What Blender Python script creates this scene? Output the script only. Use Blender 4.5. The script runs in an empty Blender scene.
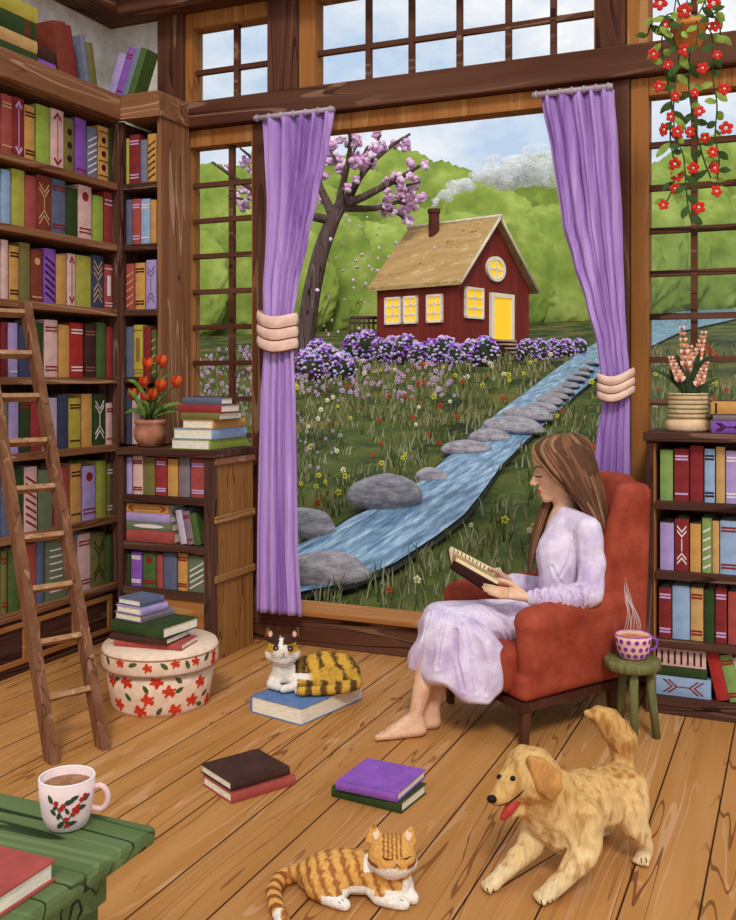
import bpy, bmesh, math, random
from mathutils import Vector, Matrix, Euler
from mathutils import noise as mnoise
random.seed(7)
PI = math.pi
V = Vector
sc = bpy.context.scene
COL = sc.collection

# ------------------------------------------------------------ camera, sky, sun, exposure
EYE = 1.5
YAW = math.radians(23.58)
cam_d = bpy.data.cameras.new('camera')
cam = bpy.data.objects.new('camera', cam_d)
COL.objects.link(cam)
cam.location = (0, 0, EYE)
cam.rotation_euler = (PI / 2, 0, YAW)
cam_d.sensor_fit = 'HORIZONTAL'
cam_d.sensor_width = 36
cam_d.lens = 36 * 990 / 736
cam_d.shift_y = -83 / 736
cam_d.clip_end = 300
cam_d.clip_start = 0.05
sc.camera = cam
sc.view_settings.view_transform = 'Standard'
sc.view_settings.look = 'None'
sc.view_settings.exposure = 0.12
sc.view_settings.gamma = 1
try:
    sc.cycles.use_denoising = True
    sc.cycles.max_bounces = 6
    sc.cycles.diffuse_bounces = 3
    sc.cycles.transparent_max_bounces = 16
    sc.cycles.sample_clamp_indirect = 4
except Exception:
    pass

def lin(h):
    h = h.lstrip('#')
    c = [int(h[i:i + 2], 16) / 255 for i in (0, 2, 4)]
    return tuple((x / 12.92 if x <= .04045 else ((x + .055) / 1.055) ** 2.4) for x in c) + (1,)

def mixc(a, b, f):
    return tuple(a[i] * (1 - f) + b[i] * f for i in range(3)) + (1,)

world = bpy.data.worlds.new('sky')
sc.world = world
world.use_nodes = True
wn = world.node_tree
wn.nodes.clear()
w_out = wn.nodes.new('ShaderNodeOutputWorld')
w_bg = wn.nodes.new('ShaderNodeBackground')
w_bg.inputs['Strength'].default_value = 1.0
w_tc = wn.nodes.new('ShaderNodeTexCoord')
w_map = wn.nodes.new('ShaderNodeMapping')
w_map.inputs['Scale'].default_value = (1, 1, 2.2)
w_n = wn.nodes.new('ShaderNodeTexNoise')
w_n.inputs['Scale'].default_value = 5
w_n.inputs['Detail'].default_value = 8
w_n.inputs['Roughness'].default_value = .62
w_r = wn.nodes.new('ShaderNodeValToRGB')
w_r.color_ramp.elements[0].position = .36
w_r.color_ramp.elements[0].color = lin('#B7CCE4')
w_r.color_ramp.elements[1].position = .62
w_r.color_ramp.elements[1].color = lin('#F4F4F4')
w_sep = wn.nodes.new('ShaderNodeSeparateXYZ')
w_gr = wn.nodes.new('ShaderNodeValToRGB')
w_gr.color_ramp.elements[0].position = .44
w_gr.color_ramp.elements[0].color = lin('#E6CFB8')
w_gr.color_ramp.elements[1].position = .5
w_gr.color_ramp.elements[1].color = (1, 1, 1, 1)
w_mr = wn.nodes.new('ShaderNodeMapRange')
w_mr.inputs[1].default_value = -1
w_mr.inputs[2].default_value = 1
w_mx = wn.nodes.new('ShaderNodeMixRGB')
w_mx.blend_type = 'MULTIPLY'
w_mx.inputs[0].default_value = 1
L = wn.links.new
L(w_tc.outputs['Generated'], w_map.inputs[0])
L(w_map.outputs[0], w_n.inputs['Vector'])
L(w_n.outputs[0], w_r.inputs[0])
L(w_tc.outputs['Generated'], w_sep.inputs[0])
L(w_sep.outputs['Z'], w_mr.inputs[0])
L(w_mr.outputs[0], w_gr.inputs[0])
L(w_r.outputs[0], w_mx.inputs[1])
L(w_gr.outputs[0], w_mx.inputs[2])
L(w_mx.outputs[0], w_bg.inputs['Color'])
L(w_bg.outputs[0], w_out.inputs[0])

sun_d = bpy.data.lights.new('sun', 'SUN')
sun_d.energy = 1.5
sun_d.angle = math.radians(12)
sun_d.color = (1, .95, .87)
sun = bpy.data.objects.new('sun', sun_d)
COL.objects.link(sun)
sun.rotation_euler = (math.radians(47), 0, math.radians(24))

# ------------------------------------------------------------ where a sight line meets a plane of the place
CA, SA = math.cos(YAW), math.sin(YAW)
RV = V((CA, SA, 0))
FV = V((-SA, CA, 0))
def ray(px, py):
    return FV + RV * ((px - 368) / 990) + V((0, 0, (377 - py) / 990))
def P(px, py, t):
    return V((0, 0, EYE)) + ray(px, py) * t
def G(px, py, z=0.0):
    r = ray(px, py)
    return P(px, py, (z - EYE) / r.z)
def WY(px, py, Y):
    return P(px, py, Y / ray(px, py).y)
def WX(px, py, X):
    return P(px, py, X / ray(px, py).x)
SL = .105
def ground_z(x, y):
    return SL * (y - 5.05)
def GM(px, py, dz=0.0):      # point of the meadow slope
    r = ray(px, py)
    t = (EYE + SL * 5.05 - dz) / (SL * r.y - r.z)
    return P(px, py, t)

# ------------------------------------------------------------ materials
MATS = {}
def _base(name):
    m = bpy.data.materials.new(name)
    m.use_nodes = True
    nt = m.node_tree
    bs = nt.nodes['Principled BSDF']
    bs.inputs['Specular IOR Level'].default_value = .15
    return m, nt, bs
def paint(hexc, var=.1, scale=14, rough=.85, bump=.12, stretch=(1, 1, 1), second=None, name=None):
    key = ('p', hexc, var, scale, rough, bump, stretch, second)
    if key in MATS: return MATS[key]
    m, nt, bs = _base(name or 'paint_' + hexc.strip('#'))
    c = lin(hexc)
    tc = nt.nodes.new('ShaderNodeTexCoord')
    mp = nt.nodes.new('ShaderNodeMapping'); mp.inputs['Scale'].default_value = stretch
    n = nt.nodes.new('ShaderNodeTexNoise'); n.inputs['Scale'].default_value = scale; n.inputs['Detail'].default_value = 5
    n.inputs['Roughness'].default_value = .65
    r = nt.nodes.new('ShaderNodeValToRGB')
    a = tuple(x * (1 - var * 1.6) for x in c[:3]) + (1,)
    b = tuple(min(1, x * (1 + var * 1.6) + var * .04) for x in c[:3]) + (1,)
    if second: b = lin(second)
    r.color_ramp.elements[0].position = .34; r.color_ramp.elements[0].color = a
    r.color_ramp.elements[1].position = .66; r.color_ramp.elements[1].color = b
    L = nt.links.new
    L(tc.outputs['Object'], mp.inputs[0]); L(mp.outputs[0], n.inputs['Vector']); L(n.outputs[0], r.inputs[0])
    L(r.outputs[0], bs.inputs['Base Color'])
    bs.inputs['Roughness'].default_value = rough
    if bump:
        n2 = nt.nodes.new('ShaderNodeTexNoise'); n2.inputs['Scale'].default_value = scale * 9; n2.inputs['Detail'].default_value = 3
        bp = nt.nodes.new('ShaderNodeBump'); bp.inputs['Strength'].default_value = bump; bp.inputs['Distance'].default_value = .01
        L(tc.outputs['Object'], n2.inputs['Vector']); L(n2.outputs[0], bp.inputs['Height']); L(bp.outputs[0], bs.inputs['Normal'])
    MATS[key] = m
    return m

def wood(base, dark, light, axis='Z', dens=5.0, lines=9.0, name='wood', dk=.9, lt=.9, seam=None):
    """painted timber: stretched noise whose contour lines draw the grain and its knots"""
    key = ('w', base, dark, light, axis, dens, lines, dk, lt, seam)
    if key in MATS: return MATS[key]
    m, nt, bs = _base(name)
    L = nt.links.new
    tc = nt.nodes.new('ShaderNodeTexCoord')
    def mapped(sc_, off):
        s = [sc_] * 3
        s['XYZ'.index(axis)] = sc_ * .07
        mp = nt.nodes.new('ShaderNodeMapping'); mp.inputs['Scale'].default_value = s; mp.inputs['Location'].default_value = (off, off * .7, off * 1.3)
        L(tc.outputs['Object'], mp.inputs[0])
        return mp.outputs[0]
    def noise(vec, scale=1.0, detail=2.0):
        n = nt.nodes.new('ShaderNodeTexNoise'); n.inputs['Scale'].default_value = scale; n.inputs['Detail'].default_value = detail
        L(vec, n.inputs['Vector']); return n.outputs[0]
    def math_(op, a, b=None, c=None):
        n = nt.nodes.new('ShaderNodeMath'); n.operation = op
        for i, x in enumerate((a, b, c)):
            if x is None: continue
            if isinstance(x, (int, float)): n.inputs[i].default_value = x
            else: L(x, n.inputs[i])
        return n.outputs[0]
    def lines_(off, freq, w):
        n = noise(mapped(dens, off), 1.0, 3.2 if seam else 2.0)
        s = math_('SINE', math_('MULTIPLY', n, freq * 6.283))
        mr = nt.nodes.new('ShaderNodeMapRange'); mr.interpolation_type = 'SMOOTHSTEP'
        mr.inputs[1].default_value = w; mr.inputs[2].default_value = .5 + w / 2
        L(s, mr.inputs[0])
        gate = noise(mapped(dens * .9, off + 5), 1.4, 1)
        g2 = nt.nodes.new('ShaderNodeMapRange'); g2.inputs[1].default_value = .42; g2.inputs[2].default_value = .56
        L(gate, g2.inputs[0])
        return math_('MULTIPLY', mr.outputs[0], g2.outputs[0])
    def mix(f, a, b):
        x = nt.nodes.new('ShaderNodeMixRGB')
        if isinstance(f, (int, float)): x.inputs[0].default_value = f
        else: L(f, x.inputs[0])
        for i, q in ((1, a), (2, b)):
            if isinstance(q, tuple): x.inputs[i].default_value = q
            else: L(q, x.inputs[i])
        return x.outputs[0]
    cb, cd, cl = lin(base), lin(dark), lin(light)
    broad = nt.nodes.new('ShaderNodeMapRange'); broad.inputs[1].default_value = .35; broad.inputs[2].default_value = .65
    L(noise(mapped(dens * 2.2, 3), 1.0, 4), broad.inputs[0])
    c = mix(broad.outputs[0], mixc(cb, cd, .18), mixc(cb, cl, .16))
    c = mix(math_('MULTIPLY', lines_(11, lines, .86), lt), c, cl)
    c = mix(math_('MULTIPLY', lines_(0, lines * 1.3, .9), dk), c, cd)
    if seam:
        ax, pitch, off, width, sc_col = seam
        sp = nt.nodes.new('ShaderNodeSeparateXYZ'); L(tc.outputs['Object'], sp.inputs[0])
        v = math_('ADD', sp.outputs[ax], off)
        fr = math_('FRACT', math_('DIVIDE', v, pitch))
        wob = math_('MULTIPLY', noise(mapped(3, 2), 1, 2), .0)
        d = math_('ABSOLUTE', math_('SUBTRACT', math_('ADD', fr, wob), .5))
        mr = nt.nodes.new('ShaderNodeMapRange'); mr.inputs[1].default_value = .5 - width / pitch; mr.inputs[2].default_value = .5 - width / pitch * .4
        L(d, mr.inputs[0])
        # each board has a tone of its own
        wn_ = nt.nodes.new('ShaderNodeTexWhiteNoise'); wn_.noise_dimensions = '1D'
        L(math_('FLOOR', math_('DIVIDE', v, pitch)), wn_.inputs['W'])
        c = mix(math_('MULTIPLY', wn_.outputs[0], .35), c, mixc(cb, cd, .35))
        c = mix(mr.outputs[0], c, lin(sc_col))
    L(c, bs.inputs['Base Color'])
    bs.inputs['Roughness'].default_value = .75
    bp = nt.nodes.new('ShaderNodeBump'); bp.inputs['Strength'].default_value = .15; bp.inputs['Distance'].default_value = .01
    L(noise(mapped(dens * 9, 1), 1, 4), bp.inputs['Height']); L(bp.outputs[0], bs.inputs['Normal'])
    MATS[key] = m
    return m

def emit(hexc, strength=1.0):
    key = ('e', hexc, strength)
    if key in MATS: return MATS[key]
    m, nt, bs = _base('lit_' + hexc.strip('#'))
    bs.inputs['Base Color'].default_value = lin(hexc)
    bs.inputs['Emission Color'].default_value = lin(hexc)
    bs.inputs['Emission Strength'].default_value = strength
    MATS[key] = m
    return m

def glass():
    if 'glass' in MATS: return MATS['glass']
    m = bpy.data.materials.new('window_glass'); m.use_nodes = True
    nt = m.node_tree; nt.nodes.clear()
    o = nt.nodes.new('ShaderNodeOutputMaterial'); mx = nt.nodes.new('ShaderNodeMixShader')
    t = nt.nodes.new('ShaderNodeBsdfTransparent'); g = nt.nodes.new('ShaderNodeBsdfGlossy')
    g.inputs['Roughness'].default_value = .08
    f = nt.nodes.new('ShaderNodeFresnel'); f.inputs[0].default_value = 1.25
    nt.links.new(f.outputs[0], mx.inputs[0]); nt.links.new(t.outputs[0], mx.inputs[1]); nt.links.new(g.outputs[0], mx.inputs[2])
    nt.links.new(mx.outputs[0], o.inputs[0])
    MATS['glass'] = m
    return m

def wisp(hexc='#FFFFFF', alpha=.5, scale=20, even=False):
    key = ('wisp', hexc, alpha, scale, even)
    if key in MATS: return MATS[key]
    m = bpy.data.materials.new('wisp'); m.use_nodes = True
    nt = m.node_tree; nt.nodes.clear(); L = nt.links.new; N = nt.nodes.new
    o = N('ShaderNodeOutputMaterial'); mx = N('ShaderNodeMixShader'); m2 = N('ShaderNodeMixShader')
    t = N('ShaderNodeBsdfTransparent'); d = N('ShaderNodeBsdfDiffuse'); tr = N('ShaderNodeBsdfTranslucent')
    d.inputs[0].default_value = lin(hexc); tr.inputs[0].default_value = lin(hexc); m2.inputs[0].default_value = .5
    L(d.outputs[0], m2.inputs[1]); L(tr.outputs[0], m2.inputs[2]); L(t.outputs[0], mx.inputs[1]); L(m2.outputs[0], mx.inputs[2]); L(mx.outputs[0], o.inputs[0])
    if even: mx.inputs[0].default_value = alpha
    else:
        tc = N('ShaderNodeTexCoord'); n = N('ShaderNodeTexNoise'); n.inputs['Scale'].default_value = scale; n.inputs['Detail'].default_value = 6; n.inputs['Roughness'].default_value = .7
        mr = N('ShaderNodeMapRange'); mr.inputs[1].default_value = .42; mr.inputs[2].default_value = .62; mr.inputs[4].default_value = alpha
        L(tc.outputs['Object'], n.inputs['Vector']); L(n.outputs[0], mr.inputs[0]); L(mr.outputs[0], mx.inputs[0])
    MATS[key] = m
    return m

def vcol(name='coat', attr='coat', rough=.9, bump=.25, bscale=90, stretch=(1, 1, 1)):
    """colour pattern that belongs to the body itself, stored per vertex"""
    m, nt, bs = _base(name)
    a = nt.nodes.new('ShaderNodeAttribute'); a.attribute_name = attr
    tc = nt.nodes.new('ShaderNodeTexCoord'); n = nt.nodes.new('ShaderNodeTexNoise'); n.inputs['Scale'].default_value = bscale; n.inputs['Detail'].default_value = 3
    mp = nt.nodes.new('ShaderNodeMapping'); mp.inputs['Scale'].default_value = stretch
    mr = nt.nodes.new('ShaderNodeMapRange'); mr.inputs[1].default_value = .3; mr.inputs[2].default_value = .7; mr.inputs[3].default_value = .82; mr.inputs[4].default_value = 1.1
    mx = nt.nodes.new('ShaderNodeMixRGB'); mx.blend_type = 'MULTIPLY'; mx.inputs[0].default_value = 1
    bp = nt.nodes.new('ShaderNodeBump'); bp.inputs['Strength'].default_value = bump; bp.inputs['Distance'].default_value = .01
    L = nt.links.new
    L(tc.outputs['Object'], mp.inputs[0]); L(mp.outputs[0], n.inputs['Vector']); L(n.outputs[0], mr.inputs[0])
    L(a.outputs['Color'], mx.inputs[1]); L(mr.outputs[0], mx.inputs[2]); L(mx.outputs[0], bs.inputs['Base Color'])
    L(n.outputs[0], bp.inputs['Height']); L(bp.outputs[0], bs.inputs['Normal'])
    bs.inputs['Roughness'].default_value = rough
    return m

W_BEAM = {a: wood('#583020', '#2A150D', '#A07A60', a, 4.5, 7, 'dark_beam_wood', lt=.55) for a in 'XYZ'}
W_TAN = {a: wood('#A86B34', '#6F3C1C', '#C99A67', a, 5, 7, 'golden_frame_wood', dk=.5, lt=.5) for a in 'XYZ'}
W_CASE = {a: wood('#4A2A1F', '#26130E', '#8D6A58', a, 7, 7, 'dark_bookcase_wood', lt=.6) for a in 'XYZ'}
W_MID = {a: wood('#8B5A38', '#4E2A18', '#C69C7A', a, 6, 8, 'mid_brown_wood', dk=.8, lt=.75) for a in 'XYZ'}
W_FLOOR = wood('#BF8443', '#6A3616', '#D9AE84', 'Y', 4.6, 13, 'floor_boards', dk=.8, lt=.5, seam=(0, .2075, .05, .0045, '#35160B'))
CREAM = paint('#E2D8CA', .1, 9, bump=.2, second='#F7F1E8')

# ------------------------------------------------------------ mesh helpers
def bm_new(): return bmesh.new()
def box(bm, x0, x1, y0, y1, z0, z1, mi=0, bev=0):
    vs = [bm.verts.new((x, y, z)) for z in (z0, z1) for y in (y0, y1) for x in (x0, x1)]
    fs = [(0, 2, 3, 1), (4, 5, 7, 6), (0, 1, 5, 4), (2, 6, 7, 3), (0, 4, 6, 2), (1, 3, 7, 5)]
    out = []
    for f in fs:
        q = bm.faces.new([vs[i] for i in f]); q.material_index = mi; out.append(q)
    if bev:
        es = list({e for f in out for e in f.edges})
        r = bmesh.ops.bevel(bm, geom=es, offset=bev, segments=2, profile=.6, affect='EDGES')
        for f in r['faces']: f.material_index = mi
    return vs
def xbox(bm, M, sx, sy, sz, mi=0, bev=0):
    """box of size sx,sy,sz centred on matrix M"""
    n0 = set(bm.verts)
    box(bm, -sx / 2, sx / 2, -sy / 2, sy / 2, -sz / 2, sz / 2, mi, bev)
    for v in bm.verts:
        if v not in n0: v.co = M @ v.co
def prism(bm, pts, off, mi=0):
    """polygon pts (world) pushed along vector off"""
    a = [bm.verts.new(p) for p in pts]; b = [bm.verts.new(V(p) + V(off)) for p in pts]
    n = len(a)
    fs = [bm.faces.new(a), bm.faces.new(b[::-1])]
    for i in range(n):
        fs.append(bm.faces.new((a[i], b[i], b[(i + 1) % n], a[(i + 1) % n])))
    for f in fs: f.material_index = mi
    return fs
def frame_of(d):
    d = V(d).normalized()
    u = d.cross(V((0, 0, 1)))
    if u.length < 1e-3: u = d.cross(V((0, 1, 0)))
    u.normalize()
    return u, d.cross(u).normalized(), d
def tube(bm, pts, rad, seg=8, mi=0, caps=True, flat=1.0):
    pts = [V(p) for p in pts]; n = len(pts)
    rs = rad if isinstance(rad, (list, tuple)) else [rad] * n
    rings = []
    u0 = None
    for i, p in enumerate(pts):
        d = (pts[min(i + 1, n - 1)] - pts[max(i - 1, 0)])
        if d.length < 1e-9: d = V((0, 0, 1))
        d.normalize()
        if u0 is None: u, w, _ = frame_of(d)
        else:
            u = (u0 - d * u0.dot(d)); u.normalize(); w = d.cross(u)
        u0 = u
        rings.append([bm.verts.new(p + (u * math.cos(2 * PI * k / seg) + w * math.sin(2 * PI * k / seg) * flat) * rs[i]) for k in range(seg)])
    for i in range(n - 1):
        for k in range(seg):
            f = bm.faces.new((rings[i][k], rings[i][(k + 1) % seg], rings[i + 1][(k + 1) % seg], rings[i + 1][k])); f.material_index = mi; f.smooth = True
    if caps:
        for r in (rings[0][::-1], rings[-1]):
            f = bm.faces.new(r); f.material_index = mi
    return rings
def lathe(bm, prof, c=(0, 0, 0), seg=32, mi=0, smooth=True, close=True):
    c = V(c); rings = []
    for r, z in prof:
        if r < 1e-5: rings.append([bm.verts.new(c + V((0, 0, z)))])
        else: rings.append([bm.verts.new(c + V((r * math.cos(2 * PI * k / seg), r * math.sin(2 * PI * k / seg), z))) for k in range(seg)])
    for a, b in zip(rings, rings[1:]):
        for k in range(seg):
            k2 = (k + 1) % seg
            if len(a) == 1 and len(b) == 1: continue
            if len(a) == 1: f = bm.faces.new((a[0], b[k2], b[k]))
            elif len(b) == 1: f = bm.faces.new((a[k], a[k2], b[0]))
            else: f = bm.faces.new((a[k], a[k2], b[k2], b[k]))
            f.material_index = mi; f.smooth = smooth
def ball(bm, c, r, sub=2, mi=0, M=None, smooth=True):
    rr = r if isinstance(r, (tuple, list)) else (r, r, r)
    q = bmesh.ops.create_icosphere(bm, subdivisions=sub, radius=1)
    vs = q['verts']
    for v in vs:
        p = V((v.co.x * rr[0], v.co.y * rr[1], v.co.z * rr[2]))
        if M is not None: p = M @ p
        v.co = p + V(c)
    for f in {f for v in vs for f in v.link_faces}: f.material_index = mi; f.smooth = smooth
    return vs
def leaf(bm, base, tip, width, normal=(0, -1, 0), mi=0, bend=.15, pts=4):
    base, tip = V(base), V(tip); d = tip - base; ln = d.length
    s = d.cross(V(normal)); 
    if s.length < 1e-6: s = V((1, 0, 0))
    s.normalize(); nn = s.cross(d).normalized()
    L_, R_, C_ = [], [], []
    for i in range(pts + 1):
        f = i / pts
        w = width * math.sin(PI * (f * .93 + .035)) ** .8 * .5
        c = base + d * f + nn * (math.sin(f * PI) * bend * ln)
        L_.append(bm.verts.new(c - s * w - nn * w * .25)); R_.append(bm.verts.new(c + s * w - nn * w * .25)); C_.append(bm.verts.new(c))
    for i in range(pts):
        for a, b in ((L_, C_), (C_, R_)):
            f = bm.faces.new((a[i], a[i + 1], b[i + 1], b[i])); f.material_index = mi; f.smooth = True

def world_mat(o):
    return o.matrix_world_ if False else Matrix.LocRotScale(o.location, o.rotation_euler, o.scale)
def set_parent(o, p):
    o.parent = p
    M = Matrix.LocRotScale(p.location, p.rotation_euler, p.scale)
    q = p
    while q.parent:
        M = (Matrix.LocRotScale(q.parent.location, q.parent.rotation_euler, q.parent.scale) @ q.matrix_parent_inverse) @ M if False else M
        q = q.parent
    return M
def obj(name, bm, mat, parent=None, kind=None, label=None, local=False, smooth=False, recalc=True):
    """ONE mesh object. Vertices are in world coordinates unless local; the parent keeps them in place."""
    me = bpy.data.meshes.new(name)
    if recalc: bmesh.ops.recalc_face_normals(bm, faces=bm.faces)
    bm.to_mesh(me); bm.free()
    for m in (mat if isinstance(mat, (list, tuple)) else [mat]): me.materials.append(m)
    if smooth:
        for p in me.polygons: p.use_smooth = True
    o = bpy.data.objects.new(name, me)
    COL.objects.link(o)
    if parent is not None:
        o.parent = parent
        if not local:
            W = full(parent)
            o.matrix_parent_inverse = W.inverted()
    if kind: o['kind'] = kind
    if label: o['label'] = label
    return o
def full(o):
    """world matrix from the chain of parents, without waiting for the depsgraph"""
    M = Matrix.LocRotScale(o.location, o.rotation_euler, o.scale)
    if o.parent: return full(o.parent) @ o.matrix_parent_inverse @ M
    return M
def tag(o, label, cat, group=None, kind=None):
    o['label'] = label; o['category'] = cat
    if group: o['group'] = group
    if kind: o['kind'] = kind
    return o
def thing(name, label, cat, loc=(0, 0, 0), rz=0, group=None):
    o = bpy.data.objects.new(name, None); COL.objects.link(o)
    o.location = loc; o.rotation_euler = (0, 0, rz); o.empty_display_size = .1
    return tag(o, label, cat, group)
def struct_root(name, loc=(0, 0, 0)):
    o = bpy.data.objects.new(name, None); COL.objects.link(o); o.location = loc; o['kind'] = 'structure'
    return o
def struct(name, bm, m, parent=None):
    return obj(name, bm, m, parent, kind=None if parent else 'structure')
def sbox(name, m, *a, parent=None, bev=0):
    bm = bm_new(); box(bm, *a, bev=bev); return struct(name, bm, m, parent)
def pbox(name, m, parent, *a, bev=0, label=None):
    bm = bm_new(); box(bm, *a, bev=bev); return obj(name, bm, m, parent, label=label)

# organic bodies: overlapping solids fused by a voxel remesh into one continuous skin
def capsule(bm, p1, r1, p2, r2, sub=2):
    t = bmesh.new()
    for c, r in ((p1, r1), (p2, r2)):
        ball(t, c, r, sub)
    h = bmesh.ops.convex_hull(t, input=t.verts)
    dead = [g for g in h['geom_interior'] + h['geom_unused'] if isinstance(g, bmesh.types.BMVert)]
    bmesh.ops.delete(t, geom=list(set(dead)), context='VERTS')
    _merge(bm, t)
def hull(bm, balls, sub=2):
    t = bmesh.new()
    for c, r in balls: ball(t, c, r, sub)
    h = bmesh.ops.convex_hull(t, input=t.verts)
    dead = [g for g in h['geom_interior'] + h['geom_unused'] if isinstance(g, bmesh.types.BMVert)]
    bmesh.ops.delete(t, geom=list(set(dead)), context='VERTS')
    _merge(bm, t)
def _merge(bm, t):
    bmesh.ops.recalc_face_normals(t, faces=t.faces)
    me = bpy.data.meshes.new('t'); t.to_mesh(me); t.free(); bm.from_mesh(me); bpy.data.meshes.remove(me)
def chain(bm, pts, sub=2):
    """pts: [(point, radius), ...]"""
    for (a, ra), (b, rb) in zip(pts, pts[1:]): capsule(bm, a, ra, b, rb, sub)
def fuse(bm, voxel, smooth=6, factor=.5):
    bmesh.ops.recalc_face_normals(bm, faces=bm.faces)
    me = bpy.data.meshes.new('t'); bm.to_mesh(me); bm.free()
    o = bpy.data.objects.new('t', me); COL.objects.link(o)
    m = o.modifiers.new('r', 'REMESH'); m.mode = 'VOXEL'; m.voxel_size = voxel; m.use_smooth_shade = True
    if smooth:
        s = o.modifiers.new('s', 'SMOOTH'); s.iterations = smooth; s.factor = factor
    dg = bpy.context.evaluated_depsgraph_get()
    out = bpy.data.meshes.new_from_object(o.evaluated_get(dg))
    bpy.data.objects.remove(o); bpy.data.meshes.remove(me)
    r = bmesh.new(); r.from_mesh(out); bpy.data.meshes.remove(out)
    for f in r.faces: f.smooth = True
    return r
def colour(o, fn, attr='coat'):
    me = o.data
    ca = me.color_attributes.new(attr, 'FLOAT_COLOR', 'POINT')
    for i, v in enumerate(me.vertices):
        c = fn(v.co)
        ca.data[i].color = (c[0], c[1], c[2], 1)
def sstep(a, b, x):
    t = max(0, min(1, (x - a) / (b - a))) if a != b else float(x > a)
    return t * t * (3 - 2 * t)
# ============================================================ THE SETTING
YW = 5.0
bm = bm_new(); box(bm, -4.1, 2.2, -.4, 5.05, -.06, 0); struct('floor', bm, W_FLOOR)
bm = bm_new(); box(bm, -4.1, -3.93, .6, 5.15, 0, 4.0); struct('wall_left', bm, CREAM)
bm = bm_new(); box(bm, -3.93, -3.56, 5.0, 5.15, 0, 3.66)
box(bm, .62, 2.2, 5.0, 5.15, 0, 4.0); struct('wall_back', bm, CREAM)
# crown beams under the ceiling
bm = bm_new(); box(bm, -3.93, -3.72, .6, 4.8, 3.66, 3.98, bev=.012); struct('trim_1', bm, W_BEAM['Y'])
bm = bm_new(); box(bm, -3.93, 2.2, 4.8, 5.15, 3.66, 3.84, bev=.012); struct('trim_2', bm, W_BEAM['X'])
bm = bm_new(); box(bm, -3.72, 2.2, 4.7, 4.8, 3.80, 4.0, bev=.01); struct('trim_3', bm, W_MID['X'])
def XW(px, py=377): return WY(px, py, YW).x
# posts
def post(n, a, b, z0, z1, y0=4.94, mat=None, y1=5.12):
    bm = bm_new(); box(bm, a, b, y0, y1, z0, z1, bev=.008); return struct('trim_%d' % n, bm, mat or W_BEAM['Z'])
xA0, xA1 = WY(157, 377, 4.94).x, XW(188)
post(4, xA0, xA1, 0, 3.66)
xB0, xB1 = XW(272), XW(301)
post(5, xB0, xB1, 3.12, 3.66)
xC0, xC1 = XW(598), XW(627)
post(6, xC0, xC1, 3.12, 3.66)
xD0, xD1 = XW(256), XW(284)
post(7, xD0, xD1, .17, 2.96, 4.96, W_BEAM['Z'])
xE0, xE1 = XW(613), XW(631)
post(8, xE0, xE1, .17, 2.96, 4.95, W_BEAM['Z'])
XR = .62
post(9, XR - .1, XR, 0, 3.66)
# the long horizontal beam above the big window
bm = bm_new(); box(bm, xA1 + .002, XR - .1, 4.91, 5.12, 2.965, 3.118, bev=.012); struct('trim_10', bm, W_BEAM['X'])
# baseboard and sill of the big window
bm = bm_new(); box(bm, xA1 + .002, XR - .1, 4.93, 5.12, 0, .172, bev=.006); struct('baseboard_back', bm, W_BEAM['X'])
bm = bm_new(); box(bm, xD1 + .002, xE0 - .002, 4.888, 5.14, .174, .202, bev=.005); struct('trim_11', bm, W_TAN['X'])
# golden strips
def window(n, x0, x1, z0, z1, zs=(), xs=(), left=0, right=0, top=0, bot=0, fy=4.965, mun=.03):
    root = struct_root('window_%d' % n, ((x0 + x1) / 2, YW, z0))
    bm = bm_new()
    if left: box(bm, x0, x0 + left, fy, 5.08, z0, z1, bev=.004)
    if right: box(bm, x1 - right, x1, fy, 5.08, z0, z1, bev=.004)
    if top: box(bm, x0 + left + .001, x1 - right - .001, fy, 5.08, z1 - top, z1, bev=.004)
    if bot: box(bm, x0 + left + .001, x1 - right - .001, fy, 5.08, z0, z0 + bot, bev=.004)
    if left or right or top or bot: struct('window_frame', bm, W_TAN['Z'], root)
    else: bm.free()
    ix0, ix1, iz0, iz1 = x0 + left, x1 - right, z0 + bot, z1 - top
    if zs or xs:
        bm = bm_new()
        for z in zs: box(bm, ix0 - .005, ix1 + .005, 5.0, 5.03, z - mun / 2, z + mun / 2, bev=.003)
        for x in xs: box(bm, x - mun / 2, x + mun / 2, 4.996, 5.034, iz0 - .005, iz1 + .005, bev=.003)
        struct('muntins', bm, W_BEAM['X'], root)
        bm = bm_new(); box(bm, ix0 - .003, ix1 + .003, 5.013, 5.017, iz0 - .003, iz1 + .003); struct('window_pane', bm, glass(), root)
    return root
ZB, ZT = 3.122, 3.656
zq = lambda px, py: WY(px, py, YW).z
window(1, xA1 + .004, xB0 - .004, ZB, ZT, [zq(231, 68)], [XW(236)], left=.05, top=.09, right=.005, bot=.01)
window(2, xB1 + .004, xC0 - .004, ZB, ZT, [zq(368, 46)], [XW(x) for x in (368, 411, 459, 508, 553)], left=.1, top=.04, bot=.01, right=.01)
window(3, xC1 + .004, XR - .105, ZB, ZT, [3.42], [XW(x) for x in (694, 742, 790)], left=.11, top=.06, bot=.01)
HZ = [1.16 + .2115 * i for i in range(8)]
window(4, xA1 + .004, xD0 - .004, .176, 2.96, [.3175, .529, .74, .95] + HZ, [XW(231)], left=.03, top=.1, right=.003, bot=.02)
window(5, xD1 + .004, xE0 - .004, .2025, 2.96, top=.09, left=.02, right=.01)
HR = [1.165 + .21 * i for i in range(8)]
window(6, xE1 + .004, XR - .105, .176, 2.96, [.3175, .529, .74, .95] + HR, [XW(694), XW(742), XW(790)], left=.085, top=.09, bot=.02)

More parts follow.
